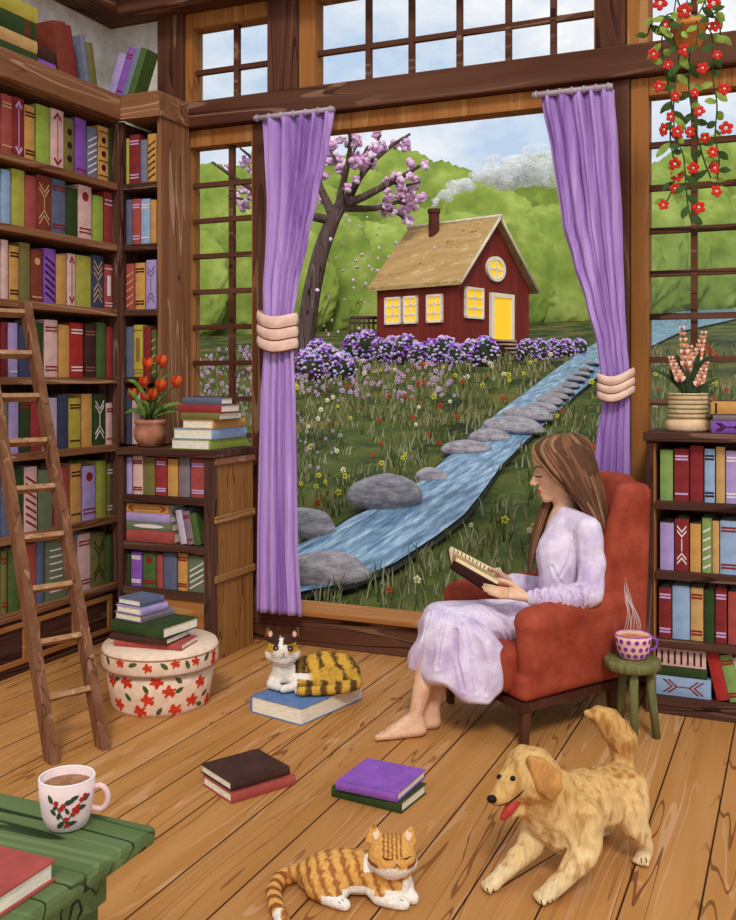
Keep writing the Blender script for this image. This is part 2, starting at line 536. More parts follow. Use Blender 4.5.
# ============================================================ BOOKCASES
def timber(name, mat, parent, *a, bev=.004, label=None): return pbox(name, mat, parent, *a, bev=bev, label=label)
XL = -3.6; YC = 4.65
SH = [2.61, 2.26, 1.886, 1.5, 1.114, .705, .32]           # tops of the shelf boards
lc = thing('bookcase', 'tall dark wooden bookcase along the left wall with a ladder leaning on it', 'bookcase', (-3.76, 4.0, 0))
Y0 = 3.5
timber('back_panel', W_CASE['Z'], lc, -3.925, -3.90, Y0, YC, 0, 3.10)
timber('side_panel', W_CASE['Z'], lc, -3.898, XL - .002, Y0, Y0 + .04, .30, 2.9675)
timber('side_panel', W_CASE['Z'], lc, -3.898, XL + .012, YC - .012, YC - .002, .30, 2.9675)
for z in SH:
    timber('shelf', W_MID['Y'], lc, -3.898, XL + .008, Y0 + .042, YC - .014, z - .038, z)
timber('top_board', W_MID['Y'], lc, -3.898, XL + .04, Y0, YC - .0, 2.968, 3.11, bev=.006)
timber('plinth', W_CASE['Y'], lc, -3.898, XL - .012, Y0, YC - .002, 0, .28)
# inlaid panels of the plinth
for i, (a, b) in enumerate(((3.54, 3.93), (3.98, 4.3), (4.34, 4.6))):
    bm = bm_new()
    x = XL - .012
    for (c, d, e, f) in ((a, b, .235, .262), (a, b, .05, .077), (a, a + .035, .077, .235), (b - .035, b, .077, .235)):
        box(bm, x, x + .012, c, d, e, f, bev=.002)
    obj('inlay_frame', bm, W_TAN['Y'], lc)

# corner case standing on the low bookcase
XN = -3.305; YB = 4.935
cc = thing('corner_bookcase', 'narrow upright bookcase in the corner standing on the low bookcase', 'bookcase', (-3.45, 4.79, 1.114))
timber('stile', W_CASE['Z'], cc, XL, XL + .032, YC, YC + .03, 1.118, 2.9675)
timber('side_panel', W_MID['Z'], cc, XN - .025, XN, YC, YB, 1.118, 2.9675)
timber('side_panel', W_CASE['Z'], cc, XL, XL + .02, YC + .032, YB, 1.118, 2.9675)
timber('back_panel', W_CASE['Z'], cc, XL + .021, XN - .026, YB - .02, YB, 1.118, 2.9675)
for z in SH[:4]:
    timber('shelf', W_CASE['X'], cc, XL + .034, XN - .027, YC + .004, YB - .022, z - .036, z)
timber('top_board', W_MID['X'], cc, XL + .0402, XN + .01, YC - .035, YB, 2.968, 3.11, bev=.006)

# low bookcase below it
YL = 4.45; XLl = -3.446; XLo = -2.822; YLb = 4.86
LZ = 1.112; LS = (.855, .597, .350)
lo = thing('low_bookcase', 'low dark wooden bookcase with a golden planked side under the flower pot', 'bookcase', (-3.13, 4.65, 0))
timber('top_board', W_CASE['X'], lo, XLl - .004, XLo + .015, YL - .02, YLb, LZ - .04, LZ, bev=.006)
timber('side_panel', W_CASE['Z'], lo, XLl, XLl + .03, YL, YLb, 0, LZ - .042)
timber('stile', W_CASE['Z'], lo, XLo - .065, XLo - .0, YL - .004, YL + .03, 0, LZ - .042)
timber('back_panel', W_CASE['Z'], lo, XLl + .031, XLo - .03, YLb - .02, YLb, 0, LZ - .042)
for z in LS:
    timber('shelf', W_CASE['X'], lo, XLl + .031, XLo - .031, YL + .031, YLb - .021, z - .04, z)
    timber('shelf_edge', W_CASE['X'], lo, XLl + .031, XLo - .066, YL, YL + .030, z - .04, z)
timber('plinth', W_TAN['X'], lo, XLl + .031, XLo - .066, YL + .015, YL + .030, .03, .308)
bm = bm_new()
ny = 6; y0 = YL + .032; wpl = (YLb - y0) / ny
for i in range(ny): box(bm, XLo - .03, XLo - .004, y0 + i * wpl + .002, y0 + (i + 1) * wpl - .002, 0, LZ - .042, bev=.004)
obj('planked_side', bm, wood('#9C6A35', '#4A2812', '#C08E58', 'Z', 9, 8, 'golden_planks', dk=.9, lt=.4), lo, label='golden planked side')
for z in (.43, .745):
    timber('side_band', wood('#A5743F', '#6F3C1C', '#CFA572', 'Y', 5, 7, 'side_band_wood'), lo, XLo - .003, XLo + .009, YL + .0, YLb, z - .018, z + .018, bev=.003)
timber('side_band', W_MID['Y'], lo, XLo - .003, XLo + .009, YL, YLb, LZ - .078, LZ - .043, bev=.003)
# the part of the corner case standing on the floor behind it
timber('lower_panel', W_CASE['Z'], cc, XL, XN, YLb + .004, YB, 0, 1.116)

# right bookcase
YR = 4.56; RX0 = WY(646, 500, YR).x; RX1 = .42; RT = 1.254
rc = thing('bookcase', 'waist high dark wooden bookcase on the right below the vase of pink flowers', 'bookcase', ((RX0 + RX1) / 2, 4.75, 0))
timber('side_panel', W_CASE['Z'], rc, RX0, RX0 + .028, YR, 4.92, 0, RT - .042)
timber('side_panel', W_CASE['Z'], rc, RX1 - .028, RX1, YR, 4.92, 0, RT - .042)
timber('side_lining', W_TAN['Z'], rc, RX0 + .029, RX0 + .037, YR + .02, 4.895, .06, RT - .05, label='golden inner lining of the side')
timber('back_panel', W_CASE['X'], rc, RX0 + .029, RX1 - .029, 4.9, 4.92, 0, RT - .042)
timber('top_board', W_CASE['X'], rc, RX0 - .012, RX1 + .012, YR - .015, 4.925, RT - .04, RT, bev=.006)
SR = (.946, .635, .331, .075)
for z in SR:
    timber('shelf', W_CASE['X'], rc, RX0 + .038, RX1 - .029, YR + .003, 4.899, z - .036, z)
timber('plinth', W_CASE['X'], rc, RX0 + .029, RX1 - .029, YR + .006, YR + .03, 0, .036)

# ladder
lad = thing('ladder', 'brown wooden ladder leaning against the tall left bookcase', 'ladder', (-2.62, 3.14, 0))
fL, fR = G(52, 762), G(103, 748)
tR = WX(25, 303, XL + .165)
rv = (tR - fR)
dR = (fR - fL)
tL = tR - dR * 1.0
for f, t in ((fL, tL), (fR, tR)):
    d = (t - f).normalized(); side = dR.normalized()
    w = side.cross(d).normalized(); side = d.cross(w).normalized()
    bm = bm_new()
    a = .019; b = .03
    pts0 = [f + side * i * a + w * j * b for i, j in ((-1, -1), (1, -1), (1, 1), (-1, 1))]
    pts0 = [p - d * (p.z / d.z) for p in pts0]
    prism(bm, pts0, t - f)
    obj('rail', bm, wood('#74482E', '#3C1F14', '#B98C6B', 'Z', 9, 6, 'ladder_wood', dk=.7, lt=.5), lad)
for k in range(9):
    f = .115 + k * .107
    a = fL + (tL - fL) * f; b = fR + (tR - fR) * f
    d = (b - a).normalized()
    up = (tR - fR).normalized(); w = d.cross(up).normalized()
    M = Matrix.Translation((a + b) / 2) @ Matrix((d, w, d.cross(w))).transposed().to_4x4()
    bm = bm_new(); xbox(bm, M, (b - a).length - .03, .05, .022, bev=.003)
    obj('rung', bm, wood('#A77A52', '#6B4630', '#CFAE8C', 'X', 9, 6, 'rung_wood', dk=.5, lt=.5), lad)

# ============================================================ BOOKS
CN = {  # colour name -> hex
 'coral red': '#B84A42', 'dark red': '#93282A', 'orange': '#D99A48', 'lime green': '#9DB63C', 'pink': '#E9B9B0', 'olive': '#7E7434',
 'purple': '#9453C4', 'slate grey': '#7A7F99', 'dark green': '#33491F', 'light blue': '#93B4DC', 'yellow green': '#B4AE3C', 'reddish brown': '#8E3A28',
 'slate blue': '#5F6787', 'green': '#4F6B2E', 'navy': '#414668', 'lilac': '#B39AD8', 'red': '#A83232', 'dark brown': '#4A2B22', 'sage green': '#6E7B58',
 'yellow': '#C0AC35', 'pale lilac': '#CDB9D6', 'mauve grey': '#8B7681', 'tan': '#D3A05C', 'light green': '#84A653', 'bright red': '#C02A26', 'pale green':'#8FA86A'}
def _muted(h):
    c = [int(h[i:i + 2], 16) for i in (1, 3, 5)]; g = .3 * c[0] + .59 * c[1] + .11 * c[2]
    t = (g * 1.06, g, g * .9); return '#%02X%02X%02X' % tuple(int(max(0, min(255, (x * .84 + y * .16) * .97))) for x, y in zip(c, t))
CN = {k: _muted(v) for k, v in CN.items()}
DK = '#3A1712'; RD = '#8E2320'; WH = '#E8D8D8'; TN = '#C9A070'; LV = '#C9A8CF'
PAGES = paint('#F0E6CF', .1, 30, bump=.1, stretch=(1, 1, 8))
PAGESH = paint('#F0E6CF', .1, 30, bump=.1, stretch=(1, 8, 1))
def spine_marks(pat, th, h):
    """polygons (u, v) on the spine; u across the thickness, v up"""
    out = []; w = th * .5
    def R(u0, u1, v0, v1): out.append([(u0, v0), (u1, v0), (u1, v1), (u0, v1)])
    def band(v, t=.008, f=.86): R(-w * f, w * f, v - t / 2, v + t / 2)
    def dot(v, r=None):
        r = r or th * .24
        out.append([(r * math.cos(a * PI / 5), v + r * math.sin(a * PI / 5)) for a in range(10)])
    def head(v, s, sz):
        out.append([(0, v + s * sz), (-w * .62, v - s * sz * .2), (-w * .45, v - s * sz * .45), (0, v + s * sz * .35)] )
        out.append([(0, v + s * sz), (0, v + s * sz * .35), (w * .45, v - s * sz * .45), (w * .62, v - s * sz * .2)])
    def chev(v, s):
        t = .009; y = th * .42 * s
        out.append([(-w * .68, v), (0, v + y), (0, v + y + t), (-w * .68, v + t)])
        out.append([(w * .68, v), (w * .68, v + t), (0, v + y + t), (0, v + y)])
    if pat == 'bands': [band(v) for v in (h * .86, h * .80, h * .14)]
    elif pat == 'bands2': [band(v) for v in (h * .87, h * .81, h * .18, h * .12)]
    elif pat == 'top bands': [band(v, .009) for v in (h * .84, h * .76)]
    elif pat == 'lowband': band(h * .1)
    elif pat == 'arrow':
        head(h * .86, 1, .03); head(h * .14, -1, .03); R(-.0022, .0022, h * .14, h * .86)
    elif pat == 'dots': [dot(v) for v in (h * .25, h * .5, h * .75)]
    elif pat == 'dotlines':
        [dot(v, th * .2) for v in (h * .25, h * .5, h * .75)]; [band(v, .005) for v in (h * .1, h * .37, h * .63, h * .9)]
    elif pat == 'diag':
        n = max(4, int(h / .045))
        for i in range(n):
            v = h * .06 + (h * .9 - th * .45) * i / n
            out.append([(-w * .8, v), (w * .8, v + th * .45), (w * .8, v + th * .45 + .009), (-w * .8, v + .009)])
    elif pat == 'diagdown':
        n = max(4, int(h / .045))
        for i in range(n):
            v = th * .47 + h * .03 + (h * .92 - th * .47) * i / n
            out.append([(-w * .8, v), (-w * .8, v + .012), (w * .8, v - th * .45 + .012), (w * .8, v - th * .45)])
    elif pat == 'chevrons':
        [chev(v, -1) for v in (h * .84, h * .75)]; [chev(v, 1) for v in (h * .12, h * .21)]; R(-.0022, .0022, h * .38, h * .62)
    elif pat == 'chevall':
        [chev(v, -1) for v in (h * .88, h * .77, h * .66)]; [chev(v, 1) for v in (h * .1, h * .21, h * .32)]
    elif pat == 'dotband': dot(h * .8); [band(v) for v in (h * .2, h * .13)]
    elif pat == 'dotmid': dot(h * .78); band(h * .1)
    elif pat == 'plaque':
        R(-w * .4, w * .4, h * .3, h * .75); [band(v, .006) for v in (h * .08, h * .14, h * .9)]
    elif pat == 'stripes': [band(v, .008, .6) for v in (h * .85, h * .74, h * .62, h * .5, h * .38, h * .14)]
    elif pat == 'vstripes':
        n = 7
        for i in range(n): R(-w * .7, w * .7, h * (.1 + .8 * i / (n - 1)) - .004, h * (.1 + .8 * i / (n - 1)) + .004)
    elif pat == 'ovals':
        out.append([(w * .45 * math.cos(a * PI / 6), h * .5 + h * .34 * math.sin(a * PI / 6)) for a in range(12)])
    return out
PATN = {'': 'plain', 'bands': 'banded', 'bands2': 'banded', 'top bands': 'banded', 'lowband': 'single-banded', 'arrow': 'double-arrow', 'dots': 'dotted', 'dotlines': 'dotted', 'diag': 'striped',
        'diagdown': 'striped', 'chevrons': 'chevroned', 'chevall': 'chevroned', 'dotband': 'one-dot', 'dotmid': 'one-dot', 'plaque': 'panelled', 'stripes': 'pale-barred', 'vstripes': 'striped', 'ovals': 'oval-marked'}
def book_mesh(th, h, d, col, pat='', dcol=DK, flat=False, name='book', tb=.004, ins=.005):
    bm = bm_new()
    # two boards and a slightly rounded spine
    box(bm, -th / 2, -th / 2 + tb, 0.002, d, 0, h, bev=.001)
    box(bm, th / 2 - tb, th / 2, 0.002, d, 0, h, bev=.001)
    n = 5; pr = [(-th / 2 + th * i / n, -.004 * math.sin(PI * i / n)) for i in range(n + 1)]
    poly = [(x, y, 0) for x, y in pr] + [(th / 2, .005, 0), (-th / 2, .005, 0)]
    prism(bm, poly, (0, 0, h))
    for pg in spine_marks(pat, th, h): prism(bm, [(u, -.0052, v) for u, v in pg], (0, .003, 0), mi=1)
    pb = bm_new(); box(pb, -th / 2 + tb + .0002, th / 2 - tb - .0002, .0052, d - ins, ins, h - ins)
    if flat:
        for b in (bm, pb):
            for v in b.verts:
                x, y, z = v.co; v.co = (z - h / 2, y, x + th / 2)
    return bm, pb
BOOKS = []
def add_book(M, th, h, d, cname, pat='', dcol=DK, flat=False, label=None, group=None, name='book', pages=True):
    bm, pb = book_mesh(th, h, d, cname, pat, dcol, flat)
    o = obj(name, bm, [paint(CN[cname], .09, 16), paint(dcol, .05, 20, bump=0)])
    o.matrix_world = M
    loc, rot, _ = M.decompose(); o.location = loc; o.rotation_euler = rot.to_euler()
    p = obj('pages', pb, PAGES, o, local=True)
    tag(o, label or '', 'book', group)
    BOOKS.append(o)
    return o
def row_words(cname, pat): return '%s %s book' % (cname, PATN[pat])
def shelf_row(kind, plane, z, items, where, group, x_off=0, depth=.2, lim=None):
    """items: (px0, px1, py_top, colour, pattern, mark colour[, shear]) read along one shelf; plane is X or Y of the spines"""
    f = WX if kind == 'X' else WY
    yb = 0
    prev = None
    labs = []
    for it in items:
        px0, px1, pyt, cn, pat, dc = it[:6]
        py = 377
        a = f(px0, pyt, plane); b = f(px1, pyt, plane)
        if lim:
            for q_ in (a, b):
                if kind == 'X': q_.y = min(lim[1], max(lim[0], q_.y))
                else: q_.x = min(lim[1], max(lim[0], q_.x))
        c = (a + b) / 2
        th = (b - a).length * .965
        h = max(.12, (a.z + b.z) / 2 - z)
        if abs(z - .855) < .001: h = min(h, .21)
        ang = PI / 2 if kind == 'X' else 0
        loc = V((plane, c.y, z)) if kind == 'X' else V((c.x, plane, z))
        M = Matrix.Translation(loc + V((0, 0, .0005))) @ Matrix.Rotation(ang, 4, 'Z')
        o = add_book(M, th, h, depth, cn, pat, dc or DK, group=group)
        o['_w'] = row_words(cn, pat)
        labs.append((o, row_words(cn, pat), cn))
    ws = [w for _, w, _ in labs]
    for i, (o, w, cn) in enumerate(labs):
        # Neighbours always named, so each spine can be found in its row
        if i == 0: l = '%s, first on the left of the %s' % (w, where)
        elif i == len(labs) - 1: l = '%s, last on the right of the %s' % (w, where)
        else: l = '%s between %s and %s, %s' % (w, labs[i - 1][2], labs[i + 1][2], where)
        o['label'] = l
        del o['_w']
XB = XL - .03
G1 = 'books on the tall left bookcase'
rows = [
 [(1,12,95,'coral red','bands',TN),(12.5,24,98,'dark red','arrow',LV),(24.5,34.5,106,'orange','bands2',DK),(36,49.5,106,'lime green','',0),(50.5,63.5,110,'pink','arrow',RD),
  (64,74,119,'olive','dots',DK),(75,86,119,'purple','lowband',RD),(87,97,128,'slate grey','diag',WH),(98,108.3,127,'orange','dotlines',DK),(109,116.5,129,'dark green','',0)],
 [(1,10.5,170,'light blue','',0),(11.5,24.5,170,'yellow green','',0),(25,36,176,'coral red','',0),(36.5,51,176,'reddish brown','chevrons',TN),(51.5,65.5,180,'slate blue','bands2',RD),
  (66,77.5,188,'dark green','',0),(78,91.5,186,'pink','dotband',RD),(92.5,103,196,'lime green','',0),(104,116.5,193,'red','top bands',LV)],
 [(1,8,240,'pink','',0),(9,18.5,246,'orange','bands2',DK),(19,30,243,'olive','',0),(31,42.5,250,'reddish brown','dotmid',TN),(43.5,55.5,249,'purple','diagdown',DK),(56,66,255,'orange','',0),
  (67,75.5,254,'pink','arrow',RD),(76,91,256,'yellow green','',0),(91.5,103.5,256,'navy','chevall',TN),(104.5,116,265,'coral red','plaque',WH)],
 [(1,7,322,'dark red','',0),(8,17.5,323,'lilac','lowband',WH),(18.5,32,325,'navy','',0),(34,43,323,'dark green','',0),(44,57.5,320,'pink','bands2',RD),(58.5,69.5,325,'orange','',0),
  (70,83,323,'bright red','bands2',WH),(84.5,95.5,325,'dark brown','bands2','#8A5B45'),(96.5,105.5,323,'green','',0),(106.5,116.3,327,'red','',0)],
 [(1,8,393,'sage green','',0),(8.5,18.5,398,'lilac','',0),(19.5,30,396,'dark green','bands',RD),(30.5,41.5,397,'red','',0),(43,57,398,'pale lilac','',0),(57.5,68,395,'navy','',0),
  (68.5,80.5,398,'yellow','bands',DK),(81.5,92,394,'orange','',0),(93,105.5,394,'dark green','chevrons',WH),(106,116.3,403,'pink','bands',RD)],
 [(1,12,468,'slate blue','',0),(12.5,23,468,'dark green','',0),(24,37,467,'pink','diagdown',RD),(38,52.5,470,'sage green','',0),(54,69.5,467,'coral red','',0),(70.3,81,464,'orange','bands',DK),
  (82,95.5,466,'lilac','dotband',RD),(96.5,106,461,'yellow green','',0),(107,116.3,463,'olive','bands2',WH)],
 [(1,7,551,'olive','bands2',RD),(8,19,549,'green','',0),(20,36,545,'coral red','',0),(36.5,44,541,'slate blue','',0),(45,66,541,'sage green','stripes',WH),(67.5,76.5,537,'mauve grey','',0),
  (77.5,90.5,534,'pink','bands2',RD),(91,105.5,533,'olive','chevrons','#1C1410'),(106.3,116.3,534,'green','',0)]]
ORD = ['top row', 'second row', 'third row', 'fourth row', 'fifth row', 'sixth row', 'bottom row']
for z, it, w in zip(SH, rows, ORD):
    shelf_row('X', XB, z, it, '%s of left bookcase' % w, G1, lim=(Y0 + .045, YC - .014))
G2 = 'books in the narrow corner bookcase'
rows = [
 [(123.5,129,139,'yellow green','',0),(129.6,140,135,'dark red','bands2',LV),(140.5,147,140,'slate grey','',0),(147.6,156.5,134,'orange','diag',DK)],
 [(123.5,132,200,'slate blue','',0),(132.4,140.6,199,'coral red','bands2',LV),(141,150,199,'light blue','bands',WH),(150.4,156.5,200,'orange','',0)],
 [(123.5,134.5,264,'coral red','diag',TN),(135.3,145.3,263,'orange','bands2',DK),(146,156.5,260,'lilac','chevrons','#6E5580')],
 [(123.5,133,327,'slate blue','',0),(133.5,143,325,'yellow','plaque','#8A6A38'),(143.5,151,327,'dark red','',0),(151.4,156.5,330,'green','diag',TN)],
]
for z, it, w in zip(SH[:4], rows, ORD):
    shelf_row('Y', YC + .03, z, it, '%s of corner bookcase' % w, G2, depth=.18, lim=(XL + .0335, XN - .0265))
shelf_row('Y', YC + .03, 1.1145, [(123.5,131.5,393,'navy','',0),(132,140,393,'pink','',0)], 'pair behind the potted flowers', 'books behind the potted red flowers', depth=.18, lim=(XL + .0335, XN - .0265))
G3 = 'books in the low bookcase'
shelf_row('Y', YL + .035, LS[0], [(124.5,132,457,'lilac','',0),(133,143,456,'pink','bands2',RD),(144,155,457,'olive','',0),(155.7,167,456,'red','bands2',LV),(167.7,178,459,'orange','',0),
   (179,190,457,'mauve grey','',0),(191,208,459,'coral red','bands2',LV)], 'upper row of low bookcase', G3, lim=(XLl + .032, XLo - .067))
shelf_row('Y', YL + .035, LS[2], [(124.5,130.5,553,'dark green','',0),(131.2,142,552,'purple','bands2',WH),(143,156,553,'green','dotband',RD),(156.7,163,554,'coral red','',0),(163.7,177,553,'slate blue','',0),
   (178,187.6,553,'orange','bands2',RD),(188.4,206,556,'sage green','diag',WH)], 'bottom row of low bookcase', G3, lim=(XLl + .032, XLo - .067))
G4 = 'books in the right bookcase'
RB = YR + .045
shelf_row('Y', RB, SR[0], [(660,673,450,'light green','',0),(674,689.3,449,'dark red','bands',LV),(690,703.5,446,'dark red','',0),(704.5,715,449,'light blue','bands2',DK),(716,725,447,'tan','',0),
   (725.7,737,451,'lilac','bands2',WH),(738,749,449,'reddish brown','',0)], 'top row of right bookcase', G4, lim=(RX0 + .0385, 9))
shelf_row('Y', RB, SR[1], [(660,674,523,'lilac','',0),(674.7,689,519,'dark red','chevrons',WH),(690,701,524,'orange','',0),(702,711.7,518,'light green','diag',WH),(712.3,719.3,521,'tan','',0),
   (720,737.5,521,'light blue','bands2',RD)], 'second row of right bookcase', G4, lim=(RX0 + .0385, 9))
shelf_row('Y', RB, SR[2], [(658.7,671.7,588,'dark red','bands2',LV),(672.3,690,586,'light blue','',0),(690.6,703.4,588,'tan','bands2',RD),(704,714.5,590,'dark green','',0),(715.3,727,588,'dark red','bands2',LV),
   (728,742,592,'coral red','',0)], 'third row of right bookcase', G4, lim=(RX0 + .0385, 9))

def lying(px0, px1, Y, z, th, cn, pat, dc, label, group=None, depth=.17, rz=0, spine=True):
    a, b = WY(px0, 377, Y), WY(px1, 377, Y)
    a.x = max(a.x, RX0 + .039 if px0 > 600 and z < 1 else XLl + .032 if px0 < 200 else -9)
    M = Matrix.Translation(V(((a.x + b.x) / 2, Y, z + .0005))) @ Matrix.Rotation(rz, 4, 'Z')
    return add_book(M, th, b.x - a.x, depth, cn, pat, dc or DK, flat=True, label=label, group=group)
# pile and leaning books in the low bookcase
zz = LS[1]
for px1, th, cn, pat, dc, lb in ((174, .062, 'coral red', '', 0, 'coral red book at the bottom of the lying pile in the low bookcase'), (171.5, .047, 'sage green', 'ovals', WH, 'sage green book with pale oval in the lying pile in the low bookcase'),
        (170, .045, 'lilac', '', 0, 'lilac book second from the top of the lying pile in the low bookcase'), (168.5, .05, 'orange', 'arrow', RD, 'orange book with a long arrow on top of the lying pile in the low bookcase')):
    lying(125, px1, YL + .035, zz, th, cn, pat, dc, lb, G3); zz += th + .001
def lean_row(px, Y, z, ang, group, books, kind='Y', depth=.18):
    """books side by side at one tilt; px is where the first lower corner stands"""
    f = WY if kind == 'Y' else WX
    p = f(px, 377, Y); c = p.x if kind == 'Y' else p.y
    for th, h, cn, pat, dc, lb in books:
        R0 = Matrix.Identity(4) if kind == 'Y' else Matrix.Rotation(PI / 2, 4, 'Z')
        if ang > 0: c0 = c + th / math.cos(ang); off = -th / 2
        else: c0 = c; off = th / 2
        base = V((c0, Y, z)) if kind == 'Y' else V((Y, c0, z))
        M = Matrix.Translation(base) @ R0 @ Matrix.Rotation(ang, 4, 'Y') @ Matrix.Translation((off, 0, .001))
        add_book(M, th, h, depth, cn, pat, dc or DK, label=lb, group=group)
        c += (th + .0015) / math.cos(ang)
lean_row(181, YL + .035, LS[1], -.2, G3, [(.040, .185, 'pale lilac', '', 0, 'pale lilac book leaning on the lying pile in the low bookcase'),
  (.044, .18, 'mauve grey', 'bands', RD, 'mauve grey banded book leaning between two others in the low bookcase'), (.040, .172, 'green', '', 0, 'plain green book leaning last on the right in the low bookcase')])
# pile and leaning books at the bottom right
zz = SR[3]
for a, b, th, cn, pat, dc, lb in ((653.5, 711, .085, 'light blue', 'chevrons', RD, 'light blue book with brown chevrons at the foot of the right bookcase pile'),
        (655.5, 707, .045, 'dark green', '', 0, 'dark green book in the middle of the right bookcase pile'), (657.5, 706, .08, 'pink', 'vstripes', DK, 'pink book with short dark stripes on top of the right bookcase pile')):
    lying(max(a, 654), b, RB, zz, th, cn, pat, dc, lb, G4); zz += th + .001
lean_row(717, RB, SR[3], -.22, G4, [(.052, .21, 'bright red', '', 0, 'bright red book leaning against the pile at the bottom of the right bookcase'),
  (.052, .205, 'light green', 'bands2', RD, 'light green banded book leaning at the bottom of the right bookcase'), (.055, .20, 'pink', '', 0, 'pink book leaning at the very right bottom of the right bookcase')])
# on top of the right bookcase
lying(711.5, 748, YR + .05, RT, .052, 'purple', 'chevrons', DK, 'purple book with dark chevrons lowest in the pile beside the vase', 'books piled beside the vase')
lying(713, 748, YR + .052, RT + .0535, .028, 'mauve grey', '', 0, 'thin mauve grey book in the middle of the pile beside the vase', 'books piled beside the vase')
lying(711, 748, YR + .045, RT + .083, .052, 'orange', 'bands', DK, 'orange book on top of the pile beside the vase', 'books piled beside the vase')

# books on top of the left bookcase
XT = -3.66; ZT_ = 3.111
GT = 'books on top of the left bookcase'
def lyingX(px0, px1, X, z, th, cn, pat, dc, label, depth=.2):
    a, b = WX(px0, 377, X), WX(px1, 377, X)
    M = Matrix.Translation(V((X, (a.y + b.y) / 2, z + .0005))) @ Matrix.Rotation(PI / 2, 4, 'Z')
    return add_book(M, th, b.y - a.y, depth, cn, pat, dc or DK, flat=True, label=label, group=GT)
lyingX(-20, 37, XT, ZT_, .075, 'dark green', '', 0, 'dark green book at the foot of the pile on top of the left bookcase')
lyingX(-20, 37, XT, ZT_ + .077, .065, 'tan', '', 0, 'tan book above a dark green one on top of the left bookcase')
lyingX(-20, 36, XT, ZT_ + .144, .09, 'dark green', 'bands', RD, 'dark green banded book below the yellow one on top of the left bookcase')
lyingX(-20, 37, XT, ZT_ + .236, .08, 'yellow', '', 0, 'yellow book topmost on the pile on top of the left bookcase')
lyingX(38, 55.5, XT + .0, ZT_, .06, 'purple', '', 0, 'small purple book under a dark brown one on top of the left bookcase')
lyingX(38, 55, XT + .0, ZT_ + .061, .07, 'dark brown', '', 0, 'small dark brown book on a purple one on top of the left bookcase')
lean_row(60, XT, ZT_, -.2, GT, [(.105, .3, 'reddish brown', '', 0, 'thick reddish brown book leaning left on top of the left bookcase'), (.04, .31, 'dark red', '', 0, 'dark red book leaning on the thick brown one on top of the left bookcase')], 'X')
lean_row(86.5, XT, ZT_, -.2, GT, [(.042, .29, 'slate grey', '', 0, 'slate grey book leaning left beside an olive one on top of the left bookcase'), (.058, .265, 'olive', '', 0, 'olive book leaning left on top of the left bookcase')], 'X')
YT = YC + .04
lean_row(105, YT, ZT_, .36, GT, [(.055, .27, 'lilac', '', 0, 'lilac book leaning right at the top corner of the left bookcase'), (.045, .3, 'purple', 'bands', RD, 'purple banded book leaning right at the top corner of the left bookcase'),
  (.04, .29, 'slate grey', '', 0, 'slate grey book leaning right at the top corner of the left bookcase'), (.042, .285, 'green', '', 0, 'green book leaning right, last at the top corner of the left bookcase')], 'Y', .11)

# free standing books read from their corners
def lay_book(a, b, c, z, th, cn, label, group=None, spine='ab', cover2=None, name='book'):
    """a, b, c: pixel corners of the cover's upper face at height z+th; the long side runs a-b; c follows b"""
    A, B, C = (G(p[0], p[1], z + th) for p in (a, b, c))
    ln = (B - A).length; u = (B - A).normalized()
    n = V((0, 0, 1)).cross(u); 
    dd = (C - B).dot(n)
    if dd < 0: pass
    w = abs(dd)
    ang = math.atan2(u.y, u.x)
    # spine along a-b, pages open away from it
    if dd < 0: # flip so that +y of the book points into the cover
        A, B = B, A; u = -u; ang += PI
    mid = (A + B) / 2
    if spine == 'ab': M = Matrix.Translation(V((mid.x, mid.y, z + .0005))) @ Matrix.Rotation(ang, 4, 'Z'); return add_book(M, th, ln, w, cn, '', DK, flat=True, label=label, group=group)
    if spine == 'far':
        q = mid + V((-u.y, u.x, 0)) * w
        M = Matrix.Translation(V((q.x, q.y, z + .0005))) @ Matrix.Rotation(ang + PI, 4, 'Z'); return add_book(M, th, ln, w, cn, '', DK, flat=True, label=label, group=group)
    if spine in ('b', 'a'):
        n_ = V((-u.y, u.x, 0))
        if spine == 'b': q = B + n_ * w / 2; M = Matrix.Rotation(ang + PI / 2, 4, 'Z')
        else: q = A + n_ * w / 2; M = Matrix.Rotation(ang - PI / 2, 4, 'Z')
        return add_book(Matrix.Translation(V((q.x, q.y, z + .0005))) @ M, th, w, ln, cn, '', DK, flat=True, label=label, group=group)
